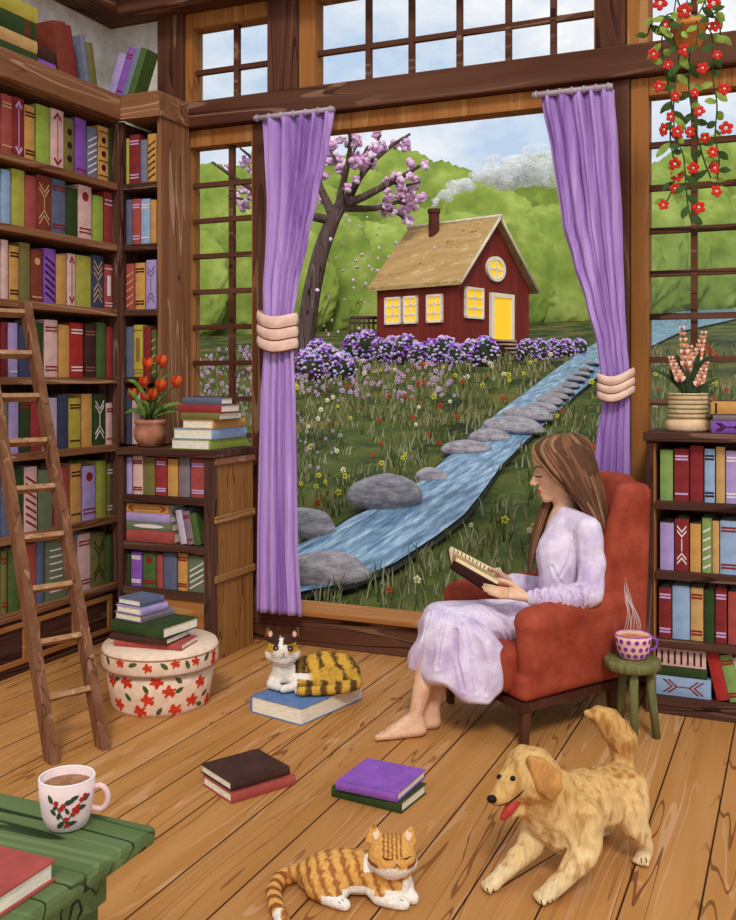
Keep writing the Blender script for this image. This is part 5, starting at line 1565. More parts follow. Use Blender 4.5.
# ============================================================ HANGING PLANT
YH = 4.45
Z1 = lambda x, y, d=0: WY(500 + x / 3.12, y / 3.12, YH + d)
hc = Z1(590, 150)
hp = thing('hanging_plant', 'trailing vine with red flowers in an orange pot hanging at the top right', 'hanging plant', tuple(hc))
bm = bm_new(); lathe(bm, [(0, 0), (.05, 0), (.072, .08), (.078, .08), (.08, .105), (.068, .105), (.066, .09), (0, .085)], hc, 32); obj('pot', bm, paint('#D98A45', .12, 15), hp)
bm = bm_new()
for k in range(3):
    a = k * 2.09 + .5; tube(bm, [hc + V((math.cos(a) * .09, math.sin(a) * .074, .10)), hc + V((0, 0, .62))], .003, 5)
tube(bm, [hc + V((0, 0, .62)), hc + V((0, 0, 1.1))], .004, 5); obj('cord', bm, paint('#8A6A48', .1, 30), hp)
VN = [[(575, 70), (566, 90), (555, 200), (540, 330), (545, 430), (575, 480), (580, 580), (585, 640), (598, 695)], [(590, 70), (592, 120), (588, 280), (605, 380), (622, 450), (640, 515), (660, 560)],
      [(620, 75), (645, 70), (668, 105), (660, 230), (680, 330), (668, 430), (688, 500), (672, 590)], [(555, 75), (515, 70), (500, 120), (512, 210), (540, 330), (528, 430), (548, 520), (540, 600), (512, 640)],
      [(560, 75), (500, 40), (470, 60), (460, 110)], [(620, 70), (660, 30), (690, 60), (688, 110)], [(590, 75), (560, 20), (540, -40)], [(600, 75), (640, 10), (650, -30)], [(580, 70), (530, 30), (505, 60), (490, 100)], [(600, 70), (575, 50), (560, 90), (562, 120)], [(590, 60), (615, 50), (620, 100), (612, 140)], [(610, 60), (660, 50), (700, 20)]]
vb = bm_new(); lb_ = bm_new(); rnd = random.Random(8)
for i, vn in enumerate(VN):
    d = (-.06, .03, .0, -.03, .02, .03, -.04, .04, -.1, -.11, -.11, -.08)[i]
    pts = [Z1(x, y, d * min(1, k / 2)) for k, (x, y) in enumerate(vn)]
    den = []
    for a, b in zip(pts, pts[1:]):
        n = max(2, int((b - a).length / .02))
        for k in range(n): den.append(a.lerp(b, k / n))
    den.append(pts[-1])
    for _ in range(4):
        for k in range(1, len(den) - 1): den[k] = den[k] * .5 + (den[k - 1] + den[k + 1]) * .25
    tube(vb, den, .0035, 6)
    s = 1
    for k in range(2, len(den), 2):
        c = den[k]; s = -s
        tip = c + RV * s * rnd.uniform(.03, .062) + V((0, 0, rnd.uniform(-.065, .01))) + FV * rnd.uniform(-.03, .03)
        leaf(lb_, c, tip, rnd.uniform(.028, .038), normal=V((0, -1, .2)), mi=rnd.choices((0, 1), (1, 1))[0], bend=.12)
obj('vines', vb, paint('#3E4F27', .12, 20), hp, smooth=True)
o = obj('leaves', lb_, [paint('#3B5224', .15, 25), paint('#8CA045', .15, 25)], hp, recalc=False)
FP = [(500, 10), (575, 35), (665, 10), (515, 78), (670, 82), (575, 157), (478, 170), (525, 203), (632, 213), (677, 172), (497, 270), (548, 300), (607, 290), (700, 278), (622, 348), (533, 365), (508, 405), (553, 412), (592, 412), (640, 430), (705, 400), (663, 475),
      (547, 512), (602, 525), (668, 525), (550, 550), (545, 588), (674, 597), (619, 647), (510, 640)]
fm = []
for big in (1, 0):
    b = bm_new()
    for k in range(5):
        a = k * 2 * PI / 5; c = V((math.cos(a) * .62, -.1, math.sin(a) * .62)); ball(b, c, (.42, .14, .42), 2)
    ball(b, (0, -.2, 0), (.2, .12, .2), 2, 1)
    me = bpy.data.meshes.new('flower'); b.to_mesh(me); b.free(); me.materials.append(paint('#CE2F22', .12, 4, bump=0)); me.materials.append(paint('#F2D3C8', .05, 4, bump=0)); fm.append(me)
Wh = full(hp).inverted()
for k, (x, y) in enumerate(FP):
    o = bpy.data.objects.new('flower', fm[0]); COL.objects.link(o); o.parent = hp; o.matrix_parent_inverse = Wh
    o.location = Z1(x, y, rnd.uniform(-.09, -.03)); s = (.033 if k < 3 else rnd.uniform(.022, .030)); o.scale = (s, s, s); o.rotation_euler = (rnd.uniform(-.4, .4), rnd.random() * 2, rnd.uniform(-.2, .7))

# ============================================================ GREEN TABLE, MUG, RED BOOK
GT_ = wood('#5F7243', '#232D17', '#8B9A6A', 'X', 7, 6, 'green_table_wood', dk=.95, lt=.3)
tb = thing('table', 'green painted wooden table at the bottom left corner', 'table', (-1.55, 1.1, 0))
TZ = .70
bm = bm_new(); box(bm, -2.05, -1.052, .62, 1.468, TZ - .032, TZ, bev=.01); obj('tabletop', bm, GT_, tb)
bm = bm_new(); box(bm, -1.98, -1.115, .70, 1.41, TZ - .12, TZ - .033, bev=.004); obj('apron', bm, GT_, tb)
for x in (-1.97, -1.19):
    for y in (.71, 1.335):
        bm = bm_new(); box(bm, x, x + .065, y, y + .065, 0, TZ - .121, bev=.005); obj('leg', bm, wood('#586B40', '#232D17', '#8B9A6A', 'Z', 7, 6, 'green_leg_wood', dk=.8, lt=.3), tb)
mc = G(67, 826, TZ); mc.z = TZ + .0005
MP = [(.027, 0), (.035, .004), (.043, .025), (.0475, .055), (.049, .088)]
ca_ = camang(mc)
dec = []
for u, v, rt, l in ((-.028, .066, 2.0, .017), (-.020, .052, .9, .013), (.004, .061, .3, .02), (.012, .066, .4, .017), (.034, .062, .5, .017), (.025, .047, .1, .019), (.008, .021, .2, .02), (-.014, .037, 1.2, .016), (-.012, .02, .9, .02), (.0, .045, 2.0, .014), (-.024, .043, 2.3, .014)):
    dec.append((ca_ + u / .046, v, leafp(l, l * .45, rt), 2))
for u, v in ((-.018, .060), (-.010, .050), (.024, .061), (.031, .066), (.012, .046), (.017, .042), (.010, .038), (-.002, .03), (.0, .018), (-.006, .055), (.018, .05)):
    dec.append((ca_ + u / .046, v, disc(.0042), 1, .0022))
for a, b in (((-.006, .012), (.003, .03)), ((.003, .03), (.012, .045)), ((.012, .045), (.03, .064)), ((-.002, .022), (-.012, .04)), ((-.012, .04), (-.02, .062))):
    n = 8
    for k in range(n):
        u = a[0] + (b[0] - a[0]) * k / n; v = a[1] + (b[1] - a[1]) * k / n; dec.append((ca_ + u / .046, v, disc(.0011), 2))
cup('coffee_mug', mc, MP, .0035, paint('#EBCFC9', .05, 30), paint('#F3E3DC', .05, 30), None, paint('#8A5530', .15, 60, rough=.3, second='#B07B50'), .074, math.atan2(RV.y, RV.x) + .05, .05, .022, dec,
    [paint('#B02A20', .08, 60), paint('#33452A', .1, 60)], 'white mug with red berries and green leaves on the green table', paint('#E3BDB8', .05, 30), 'mug')
add_book(Matrix.Translation(V((-1.24, 1.135, TZ + .0005))) @ Matrix.Rotation(-PI / 2, 4, 'Z'), .034, .215, .157, 'coral red', '', DK, flat=True, label='coral red book lying on the green table beside the mug')
# ============================================================ LIVING THINGS
from mathutils.bvhtree import BVHTree
def Z(px, t, z): return P(px, 377 + (EYE - z) * 990 / t, t)
def bvh_of(o):
    me = o.data
    return BVHTree.FromPolygons([v.co.copy() for v in me.vertices], [tuple(p.vertices) for p in me.polygons])
def onto(bv, px, py, lift=.0, fallback=4.3):
    d = ray(px, py).normalized(); h = bv.ray_cast(V((0, 0, EYE)), d)
    k = 0
    while h[0] is None and k < 14:
        k += 1; h = bv.ray_cast(V((0, 0, EYE)), ray(px + .35 * k, py + .1 * k).normalized())
    if h[0] is None: 
        q = P(px, py, fallback); n = bv.find_nearest(q); return n[0] + n[1] * lift
    return h[0] - d * lift
def stroke(name, bv, lines, rad, mat, parent, lift=.0, taper=True, label=None, seg=6):
    bm = bm_new()
    for ln in lines:
        pts = []
        for (a, b), (c, d) in zip(ln, ln[1:]):
            for k in range(4): pts.append((a + (c - a) * k / 4, b + (d - b) * k / 4))
        pts.append(ln[-1]); q = [onto(bv, x, y, lift) for x, y in pts]; n = len(q)
        tube(bm, q, [rad * ((.35 + .65 * math.sin(PI * (i + .5) / n)) if taper else 1) for i in range(n)], seg)
    return obj(name, bm, mat, parent, smooth=True, label=label)
def spot(name, bv, px, py, r, mat, parent, sub=2, squash=.5, label=None):
    c = onto(bv, px, py); d = ray(px, py).normalized()
    u, w, _ = frame_of(d); M = Matrix((u, w, d)).transposed()
    bm = bm_new(); ball(bm, (0, 0, 0), (1, 1, 1), 3)
    for v in bm.verts: v.co = c + M @ V((v.co.x * r[0], v.co.y * r[1], v.co.z * min(r) * squash))
    return obj(name, bm, mat, parent, smooth=True, label=label)

# ------------------------------------------------------------ the reader
SKIN = paint('#DDA882', .05, 18, rough=.7, bump=.05, second='#EBC3A2', name='skin')
woman = thing('person', 'barefoot person with long brown hair in a lilac dress reading in the armchair', 'person', (P(560, 700, 4.4).x, P(560, 700, 4.4).y, 0))
bm = bm_new()
q = lambda x, y, t: P(x, y, t)
# trunk and neck
chain(bm, [(q(562, 622, 4.43), .10), (q(561, 590, 4.43), .09), (q(560, 552, 4.43), .095), (q(565, 526, 4.43), .085), (q(565, 508, 4.43), .05), (q(561, 492, 4.42), .047)])
hull(bm, [(q(584, 529, 4.29), .036), (q(574, 527, 4.56), .036), (q(566, 513, 4.43), .046)])
# head
ball(bm, q(564, 463, 4.42), (.102, .102, .105), 3)
hull(bm, [(q(543, 456, 4.40), .050), (q(543, 456, 4.44), .050), (q(550, 477, 4.375), .038), (q(550, 477, 4.465), .038), (q(547.5, 490, 4.42), .036), (q(566, 485, 4.38), .035), (q(566, 485, 4.46), .035)])
hull(bm, [(q(547.5, 490, 4.42), .034), (q(546, 498.5, 4.42), .021), (q(566, 489, 4.385), .03), (q(566, 489, 4.455), .03)])
chain(bm, [(q(537.5, 472, 4.42), .013), (q(533, 481, 4.42), .010), (q(531.3, 484.2, 4.42), .0095)]); ball(bm, q(535, 484.6, 4.405), .009); ball(bm, q(535, 484.6, 4.435), .009)
chain(bm, [(q(540, 490, 4.405), .009), (q(539.3, 489.6, 4.42), .011), (q(540, 490, 4.435), .009)]); chain(bm, [(q(541, 493.2, 4.407), .009), (q(540.6, 493.2, 4.42), .011), (q(541, 493.2, 4.433), .009)])
# arms
chain(bm, [(q(587, 529, 4.28), .038), (q(590, 594, 4.18), .034), (q(545, 598, 4.14), .031), (q(529, 598, 4.14), .023)])
chain(bm, [(q(574, 528, 4.57), .038), (q(548, 590, 4.60), .026), (q(512, 582, 4.47), .019)])
# legs
def leg(hip, knee, calf, ank, heel, ballp, toes, td):
    chain(bm, [(hip, .075), (knee, .048)]); chain(bm, [(knee, .055), (calf, .047), (ank, .030)]); chain(bm, [(ank, .031), (heel, .031)])
    hull(bm, [(heel, .031), (ank + (ballp - heel) * .25 - V((0, 0, .02)), .026), (ballp + td * .02, .019), (ballp - td * .02, .021), (ballp + (heel - ballp) * .35 + V((0, 0, .02)), .024)])
    fw = (toes - ballp).normalized()
    for k, (ln, r) in enumerate(((1.0, .0145), (.93, .011), (.85, .0105), (.75, .010), (.62, .0095))):
        b = ballp + td * (-.030 + .0150 * k); e = b + fw * (.050 * ln); e.z = r + .001
        b = b.copy(); b.z = .018
        chain(bm, [(b, .013), (b.lerp(e, .6), r * .98), (e, r)])
leg(q(563, 618, 4.37), q(440, 624, 4.18), q(426, 672, 4.16), Z(416, 4.13, .09), Z(420, 4.13, .032), Z(389, 4.11, .021), Z(371, 4.10, .012), FV)
leg(q(560, 615, 4.50), q(438, 618, 4.33), q(442, 670, 4.28), Z(433, 4.22, .09), Z(434, 4.22, .032), Z(403, 4.20, .021), Z(386, 4.20, .012), FV)
body_core = fuse(bm, .0062, 3, .45)
# hands, finer, rooted inside the wrists
bm = bm_new()
chain(bm, [(q(541, 598, 4.14), .024), (q(528, 598, 4.14), .021)])
hull(bm, [(q(527, 597.5, 4.14), .019), (q(511, 589, 4.15), .0105), (q(510, 597, 4.11), .0105), (q(511, 593, 4.125), .012)])
for k in range(4):
    a = q(511, 589.5 + 2.6 * k, 4.15 - .012 * k)
    ln = (.95, 1.0, .94, .78)[k]
    b = q(511 - 13 * ln, 588.6 + 2.8 * k, 4.165 - .012 * k); c = q(511 - 21 * ln, 586.2 + 2.9 * k, 4.185 - .012 * k); d = q(511 - 28 * ln, 584.2 + 3.0 * k, 4.205 - .012 * k)
    chain(bm, [(a, .0098), (b, .0088), (c, .0080), (d, .0068)])
chain(bm, [(q(523, 593, 4.15), .014), (q(514, 585.5, 4.145), .0105), (q(505.5, 581.5, 4.14), .0095), (q(499, 579.5, 4.145), .0078)])
chain(bm, [(q(514, 583, 4.48), .023), (q(505, 580, 4.45), .019)])
hull(bm, [(q(506, 580, 4.45), .018), (q(494, 573, 4.44), .010), (q(493, 581, 4.42), .010)])
for k in range(4):
    a = q(494, 573.5 + 2.7 * k, 4.44 - .008 * k); ln = (.95, 1.0, .94, .78)[k]
    b = q(494 - 10 * ln, 574 + 2.9 * k, 4.43 - .008 * k); c = q(494 - 18 * ln, 575 + 3.0 * k, 4.41 - .008 * k)
    chain(bm, [(a, .0098), (b, .0088), (c, .0072)])
chain(bm, [(q(505, 577, 4.43), .013), (q(497, 571, 4.40), .0105), (q(490, 568.5, 4.37), .0085)])
hands = fuse(bm, .0034, 2, .4)
me = bpy.data.meshes.new('t'); hands.to_mesh(me); hands.free(); body_core.from_mesh(me); bpy.data.meshes.remove(me)
body = obj('body', body_core, SKIN, woman, smooth=True)
bv = bvh_of(body)
DKL = paint('#2C1A14', .05, 30, bump=0)
stroke('eyelashes', bv, [[(534.2, 474.6), (536.4, 476.6), (539.6, 477), (542.6, 475.6)]], .0030, DKL, woman)
stroke('eyelid', bv, [[(534.6, 472.6), (537.2, 471.8), (540.4, 472.6)]], .0014, paint('#A86F50', .05, 30, bump=0), woman)
stroke('eyebrow', bv, [[(533.2, 469.2), (537, 466.4), (542.5, 467.8)]], .0028, DKL, woman)
stroke('lips', bv, [[(536.9, 490.2), (538.6, 489.6), (541.0, 490.9)], [(537.6, 492.6), (539.2, 493.0), (541.0, 491.6)]], .0042, paint('#C2452F', .08, 30, bump=0), woman, label='red lips')
# dress
bm = bm_new()
hull(bm, [(q(586, 527, 4.28), .054), (q(574, 525, 4.57), .054), (q(566, 517, 4.38), .05), (q(566, 517, 4.48), .05), (q(557, 530, 4.38), .05), (q(557, 530, 4.48), .05)])
hull(bm, [(q(554, 551, 4.35), .08), (q(554, 551, 4.5), .08), (q(575, 542, 4.34), .085), (q(575, 542, 4.53), .085), (q(560, 590, 4.36), .088), (q(560, 590, 4.5), .088), (q(566, 528, 4.36), .07), (q(566, 528, 4.5), .07)])
hull(bm, [(q(560, 590, 4.36), .09), (q(560, 590, 4.5), .09), (q(566, 620, 4.35), .118), (q(563, 618, 4.52), .115)])
chain(bm, [(q(588, 530, 4.265), .062), (q(592, 565, 4.22), .060), (q(590, 593, 4.17), .060), (q(565, 598, 4.15), .054), (q(548, 598, 4.14), .045), (q(534, 597.5, 4.14), .036)])
chain(bm, [(q(574, 529, 4.585), .06), (q(560, 565, 4.61), .055), (q(546, 588, 4.6), .052), (q(525, 584, 4.54), .044), (q(513, 581, 4.48), .034)])
chain(bm, [(q(566, 616, 4.38), .112), (q(500, 626, 4.26), .098), (q(440, 626, 4.16), .078)])
chain(bm, [(q(562, 614, 4.50), .11), (q(500, 620, 4.42), .095), (q(438, 620, 4.32), .078)])
hull(bm, [(q(500, 626, 4.26), .09), (q(500, 620, 4.42), .09), (q(440, 626, 4.16), .076), (q(438, 620, 4.32), .076)])
hull(bm, [(q(441, 626, 4.15), .078), (q(438, 620, 4.32), .078), (q(413, 668, 4.18), .022), (q(413, 664, 4.32), .022), (q(440, 679, 4.06), .022), (q(468, 694, 4.03), .026), (q(488, 700, 4.03), .028), (q(494, 688, 4.05), .03), (q(497, 650, 4.08), .04), (q(470, 690, 4.22), .022), (q(480, 640, 4.1), .07)])
dr = fuse(bm, .0052, 8, .5)
dr.normal_update()
axis_k = q(438, 622, 4.2)
for v in dr.verts:
    p = v.co; R_ = p.dot(RV) / p.dot(FV) * 990 + 368; H_ = 377 - (p.z - EYE) / p.dot(FV) * 990
    d = 0
    if R_ < 512 and H_ > 606:      # hanging folds radiate from the knees
        a = math.atan2(H_ - 600, R_ - 452); rr = math.hypot(R_ - 452, H_ - 600)
        d = .011 * math.sin(a * 15 + math.sin(rr * .05) * 1.2) * sstep(15, 70, rr)
    elif 530 < R_ and 586 < H_ < 612 and p.dot(FV) < 4.3:   # gathered forearm
        d = .0045 * math.sin((R_ + (H_ - 598) * .25) * .85) * sstep(600, 585, R_)
    elif H_ < 600: d = .0022 * math.sin(H_ * .22 + R_ * .16 + 2 * mnoise.noise(p * 7)) * sstep(520, 545, H_)
    else: d = .004 * math.sin(R_ * .07 + H_ * .19 + 1.5 * mnoise.noise(p * 6))
    v.co += v.normal * d
DRESS = paint('#CFB4D6', .06, 9, rough=.9, bump=.12, second='#EDE1EF', name='lilac_dress_cloth')
dress = obj('dress', dr, DRESS, woman, smooth=True)
bvd = bvh_of(dress)
from mathutils.kdtree import KDTree
FL = [[(574, 532), (572, 548), (568, 562), (560, 577)], [(552, 566), (556, 576), (562, 584)], [(538, 592), (540, 600), (538, 607)], [(547, 591), (550, 600), (548, 609)], [(557, 591), (561, 600), (559, 609)], [(567, 589), (572, 599), (570, 609)], [(578, 586), (582, 596), (582, 606)],
      [(430, 612), (423, 640), (419, 668)], [(446, 612), (440, 640), (437, 668)], [(466, 614), (486, 640), (493, 664), (486, 694)], [(456, 630), (457, 660), (464, 690)], [(463, 625), (472, 655), (476, 692)], [(498, 610), (512, 616), (524, 618)], [(480, 606), (500, 622), (508, 640)]]
kd = KDTree(len(dress.data.vertices))
for i, v in enumerate(dress.data.vertices): kd.insert(v.co, i)
kd.balance()
push = {}
for ln in FL:
    for (x0, y0), (x1, y1) in zip(ln, ln[1:]):
        for k in range(31):
            c = onto(bvd, x0 + (x1 - x0) * k / 30, y0 + (y1 - y0) * k / 30)
            for co, i, d_ in kd.find_range(c, .022):
                w = -.0085 * math.exp(-(d_ / .0075) ** 2) * (.6 if ln[0][1] < 600 and ln[0][0] > 530 and ln[-1][1] < 592 else 1) + .003 * math.exp(-((d_ - .015) / .005) ** 2)
                if i not in push or abs(w) > abs(push[i]): push[i] = w
nrm = {i: dress.data.vertices[i].normal.copy() for i in push}
for i, w in push.items(): dress.data.vertices[i].co += nrm[i] * w
# hair
HB = [paint(c, .12, 20, bump=.1, stretch=(1, 1, .3)) for c in ('#5E3D2B', '#80573C', '#977351')]
bm = bm_new()
hull(bm, [(q(568, 460, 4.42), .106), (q(557, 450, 4.40), .070), (q(557, 450, 4.45), .070), (q(578, 470, 4.42), .092)])
hull(bm, [(q(578, 470, 4.40), .068), (q(578, 470, 4.46), .078), (q(590, 500, 4.41), .05), (q(588, 500, 4.47), .06)])
hull(bm, [(q(590, 500, 4.41), .05), (q(588, 500, 4.47), .06), (q(598, 535, 4.42), .035), (q(597, 535, 4.47), .045)])
hull(bm, [(q(598, 535, 4.42), .035), (q(597, 535, 4.46), .045), (q(604, 572, 4.40), .024), (q(603, 572, 4.43), .025)])
chain(bm, [(q(604, 572, 4.38), .026), (q(608, 592, 4.36), .010)])
chain(bm, [(q(556, 492, 4.50), .034), (q(545, 512, 4.50), .030), (q(537, 532, 4.47), .026), (q(532, 555, 4.42), .018), (q(529.5, 573, 4.38), .008)])
hb = fuse(bm, .008, 4, .5)
hme = bpy.data.meshes.new('t'); hb.to_mesh(hme); hb.free(); hb = bm_new(); hb.from_mesh(hme)
rnd = random.Random(12)
F0 = [(550, 436, 4.40), (533, 449, 4.36), (546, 467, 4.318), (565, 489, 4.32), (585, 510, 4.335), (600, 545, 4.34), (606, 585, 4.35)]
F1 = [(574, 433, 4.42), (588, 443, 4.42), (596, 464, 4.41), (603, 495, 4.41), (608, 530, 4.40), (611, 560, 4.40), (610, 590, 4.38)]
def spline(c, n=26):
    out = []
    m = len(c) - 1
    for i in range(n + 1):
        f = i / n * m; k = min(m - 1, int(f)); t = f - k
        g = lambda j: V(c[max(0, min(m, j))])
        a, b, d, e = g(k - 1), g(k), g(k + 1), g(k + 2)
        out.append(.5 * ((2 * b) + (-a + d) * t + (2 * a - 5 * b + 4 * d - e) * t * t + (-a + 3 * b - 3 * d + e) * t ** 3))
    return out
for k in range(60):
    u = k / 59
    c = [tuple(a[i] + (b[i] - a[i]) * u + (0 if i < 2 else -.05 * math.sin(u * PI) ** .7 * (1 if 0 < j < 5 else .3)) + rnd.gauss(0, (.8, .8, .004)[i]) for i in range(3)) for j, (a, b) in enumerate(zip(F0, F1))]
    c[-1] = (c[-1][0], c[-1][1] - rnd.uniform(0, 22), c[-1][2])
    pts = [q(*p) for p in spline(c)]; n = len(pts)
    tube(hb, pts, [.0098 * (math.sin(PI * min(1, (i + 1.2) / (n + 1)) ** .7) ** .5) * rnd.uniform(.9, 1.1) for i in range(n)], 7, mi=rnd.choices((0, 1, 2), (5, 5, 2))[0] if k > 2 else 2)
for k in range(9):
    u = k / 8
    c = [(556 - 4 * u, 490, 4.455), (548 - 7 * u, 508, 4.455), (541 - 6 * u, 528, 4.44), (534 - 3 * u, 552, 4.40), (530.5 - u, 568 + 6 * rnd.random(), 4.37)]
    pts = [q(*p) for p in spline(c, 16)]; n = len(pts)
    tube(hb, pts, [.0065 * math.sin(PI * min(1, (i + 1.5) / (n + 1))) ** .5 for i in range(n)], 7, mi=rnd.choices((0, 1, 2), (5, 4, 2))[0])
obj('hair', hb, HB, woman, smooth=True, label='long brown hair')

# ------------------------------------------------------------ the book being read
rb = thing('open_book', 'open book with a dark brown cover held in the hands of the reader', 'book', tuple(q(475, 585, 4.27)))
S1, S2 = q(450, 567, 4.27), q(486, 591, 4.30)
N1, N2 = q(453.5, 561, 4.15), q(498, 586, 4.18)
F1_, F2_ = q(447, 549, 4.39), q(493, 573, 4.42)
bm = bm_new()
def slab(bm, a, b, c, d, th, mi=0, off=0):
    n = (V(b) - V(a)).cross(V(d) - V(a)).normalized()
    if n.z < 0: n = -n
    prism(bm, [V(p) + n * off for p in (a, b, c, d)], n * th, mi); return n
slab(bm, S1, S2, N2, N1, .005); slab(bm, S1, S2, F2_, F1_, .005)
tube(bm, [S1, S2], .006, 8)
obj('cover', bm, paint('#4A2A20', .12, 20), rb, label='dark brown cover')
e = .94
def inset(a, b, c, d, f=.05): m = (a + b + c + d) / 4; return [p.lerp(m, f) for p in (a, b, c, d)]
PG = paint('#E8D2A6', .08, 30, bump=.1, stretch=(1, 1, 6))
pgb = bm_new(); A = inset(S1, S2, N2, N1); A[0], A[1] = S1.lerp(S2, .03), S2.lerp(S1, .03); slab(pgb, *A, .016, off=.0055)
A = inset(S1, S2, F2_, F1_); A[0], A[1] = S1.lerp(S2, .03), S2.lerp(S1, .03); n_far = slab(pgb, *A, .018, off=.0055)
Ff = A
# a few turning leaves fanned out at the head
for k in range(2):
    f = .12 + .12 * k; tip = N1.lerp(F1_, f) + V((0, 0, .022 + .012 * math.sin(f * PI))); tip2 = N2.lerp(F2_, f) + V((0, 0, .020 + .012 * math.sin(f * PI)))
    a, b = S1 + V((0, 0, .012)), S2 + V((0, 0, .012)); prism(pgb, [a.lerp(b, .03), b.lerp(a, .05), tip2.lerp(tip, .04), tip.lerp(tip2, .02)], (.0006, .0006, .0009))
obj('pages', pgb, PG, rb)
tx = bm_new()
a0, b0, c0, d0 = [p + n_far * .0245 for p in Ff]
for k in range(11):
    f = .05 + .9 * k / 10; s_, e_ = a0.lerp(b0, f).lerp(d0.lerp(c0, f), .45), a0.lerp(b0, f).lerp(d0.lerp(c0, f), .92); tube(tx, [s_, e_], .0022, 5)
obj('text_lines', tx, paint('#4A3324', .1, 30, bump=0), rb)

# ------------------------------------------------------------ golden dog
dog = thing('dog', 'golden long-haired puppy with open mouth crouching playfully on the floor', 'dog', tuple(Z(575, 2.95, 0)))
bm = bm_new()
ball(bm, q(531, 775, 2.88), (.086, .082, .084), 3)
hull(bm, [(q(520, 777, 2.87), .058), (q(506, 790, 2.84), .034), (q(520, 790, 2.87), .045)])
chain(bm, [(q(508, 791, 2.84), .033), (q(495, 799.5, 2.82), .019)])
chain(bm, [(q(526, 801, 2.88), .030), (q(511, 817, 2.85), .011)])
hull(bm, [(q(535, 785, 2.9), .075), (q(553, 796, 2.94), .082), (q(556, 818, 2.95), .088)])
hull(bm, [(q(556, 818, 2.95), .09), (q(568, 812, 2.98), .102), (q(575, 800, 3.0), .085), (q(562, 832, 2.95), .065)])
hull(bm, [(q(570, 808, 2.99), .098), (q(597, 796, 3.05), .086), (q(620, 791, 3.12), .088)])
hull(bm, [(q(620, 791, 3.10), .088), (q(626, 806, 3.07), .068)])
def paw(c, fw, r=.026):
    fw = V((fw.x, fw.y, 0)).normalized(); s = V((0, 0, 1)).cross(fw)
    ball(bm, c, (r * 1.05, r * 1.05, r * .85), 3)
    for k in range(4):
        o_ = (k - 1.5) * r * .55; p = c + fw * (r * (1.05 - .12 * abs(k - 1.5))) + s * o_; p.z = max(r * .42, c.z - r * .3); ball(bm, p, (r * .42, r * .42, r * .42), 2)
dn = -RV - FV * .35
chain(bm, [(q(582, 818, 2.90), .064), (q(586, 850, 2.86), .044), (q(566, 876, 2.83), .031), (Z(552, 2.83, .034), .027)]); paw(Z(547, 2.825, .024), dn, .027)
chain(bm, [(q(548, 822, 2.99), .058), (q(530, 845, 2.95), .040), (q(510, 866, 2.91), .028), (Z(498, 2.90, .032), .024)]); paw(Z(493, 2.89, .022), dn, .025)
chain(bm, [(q(626, 802, 3.07), .072), (q(634, 826, 3.04), .046), (q(645, 842, 3.05), .025), (Z(646, 3.06, .03), .022)]); paw(Z(643, 3.05, .021), dn * .6 - FV * .6, .024)
chain(bm, [(q(606, 798, 3.2), .066), (q(600, 812, 3.2), .042), (q(608, 824, 3.23), .024), (Z(606, 3.24, .03), .021)]); paw(Z(603, 3.23, .02), dn, .022)
chain(bm, [(q(620, 775, 3.15), .038), (q(624, 757, 3.16), .042), (q(621, 738, 3.16), .052), (q(610, 724, 3.15), .046), (q(598, 716, 3.14), .032), (q(587, 713, 3.13), .012)])
db = fuse(bm, .0062, 4, .45)
db.normal_update()
for v in db.verts:    # shaggy coat
    p = v.co; k = min(1, max(0, (p.z - .03) / .08))
    v.co += v.normal * (.0035 * k * math.sin(60 * p.dot(RV) + 30 * p.z + 5 * mnoise.noise(p * 14)) + .004 * k * mnoise.noise(V((p.x * 30, p.y * 30, p.z * 14))))
dogb = obj('body', db, vcol('dog_coat', bump=.5, bscale=60, stretch=(1.6, 1.6, .5)), dog, smooth=True)
gold, gdark, glight = lin('#D6A764'), lin('#A86E30'), lin('#EBCB92')
tailc = q(610, 728, 3.15)
def dogcol(p):
    n = mnoise.noise(V((p.x * 9, p.y * 9, p.z * 4))) * .5 + .5
    s = mnoise.noise(V((p.dot(RV) * 60, p.dot(FV) * 60, p.z * 16)))
    c = mixc(glight, gold, sstep(.1, .30, p.z) * .8 + .2 * n)
    c = mixc(c, gdark, .55 * sstep(.12, .45, s))
    if (p - tailc).length < .16: c = mixc(c, gdark, .3 + .5 * sstep(-.1, .3, s))
    if p.z < .07: c = mixc(c, lin('#EBD5A8'), .6)
    return c
colour(dogb, dogcol)
bvg = bvh_of(dogb)
EAR = paint('#B98243', .25, 25, bump=.4, stretch=(1, 1, .35))
for nm, dt, pts in (('ear', 0, [(530, 760, 2.815, .013), (542, 763, 2.80, .016), (556, 776, 2.81, .016), (558, 788, 2.80, .014), (551, 799, 2.795, .010), (541, 788, 2.79, .014)]), ('ear', 1, [(517, 760, 2.93, .012), (513, 766, 2.95, .012), (511, 778, 2.955, .010), (520, 774, 2.96, .012)])):
    bm = bm_new(); hull(bm, [(q(a, b, c), r) for a, b, c, r in pts]); o = obj(nm, fuse(bm, .005, 4), EAR, dog, label='darker golden hanging ear' if dt == 0 else None)
BLK = paint('#1B1412', .02, 30, rough=.3, bump=0)
for x, y in ((513, 778.5), (499.5, 777)): spot('eye', bvg, x, y, (.0085, .0075), BLK, dog, squash=.9)
spot('nose', bvg, 492, 799, (.015, .012), BLK, dog, squash=1.3)
bm = bm_new()
tg = [(521, 797, 2.862), (514, 803, 2.835), (508, 811, 2.822), (503, 817.5, 2.815)]
chain(bm, [(q(*tg[0]), .012), (q(*tg[1]), .0155), (q(*tg[2]), .0155), (q(*tg[3]), .010)]); obj('tongue', fuse(bm, .004, 3), paint('#B23A30', .1, 30, rough=.4), dog, label='red tongue hanging from the open mouth')
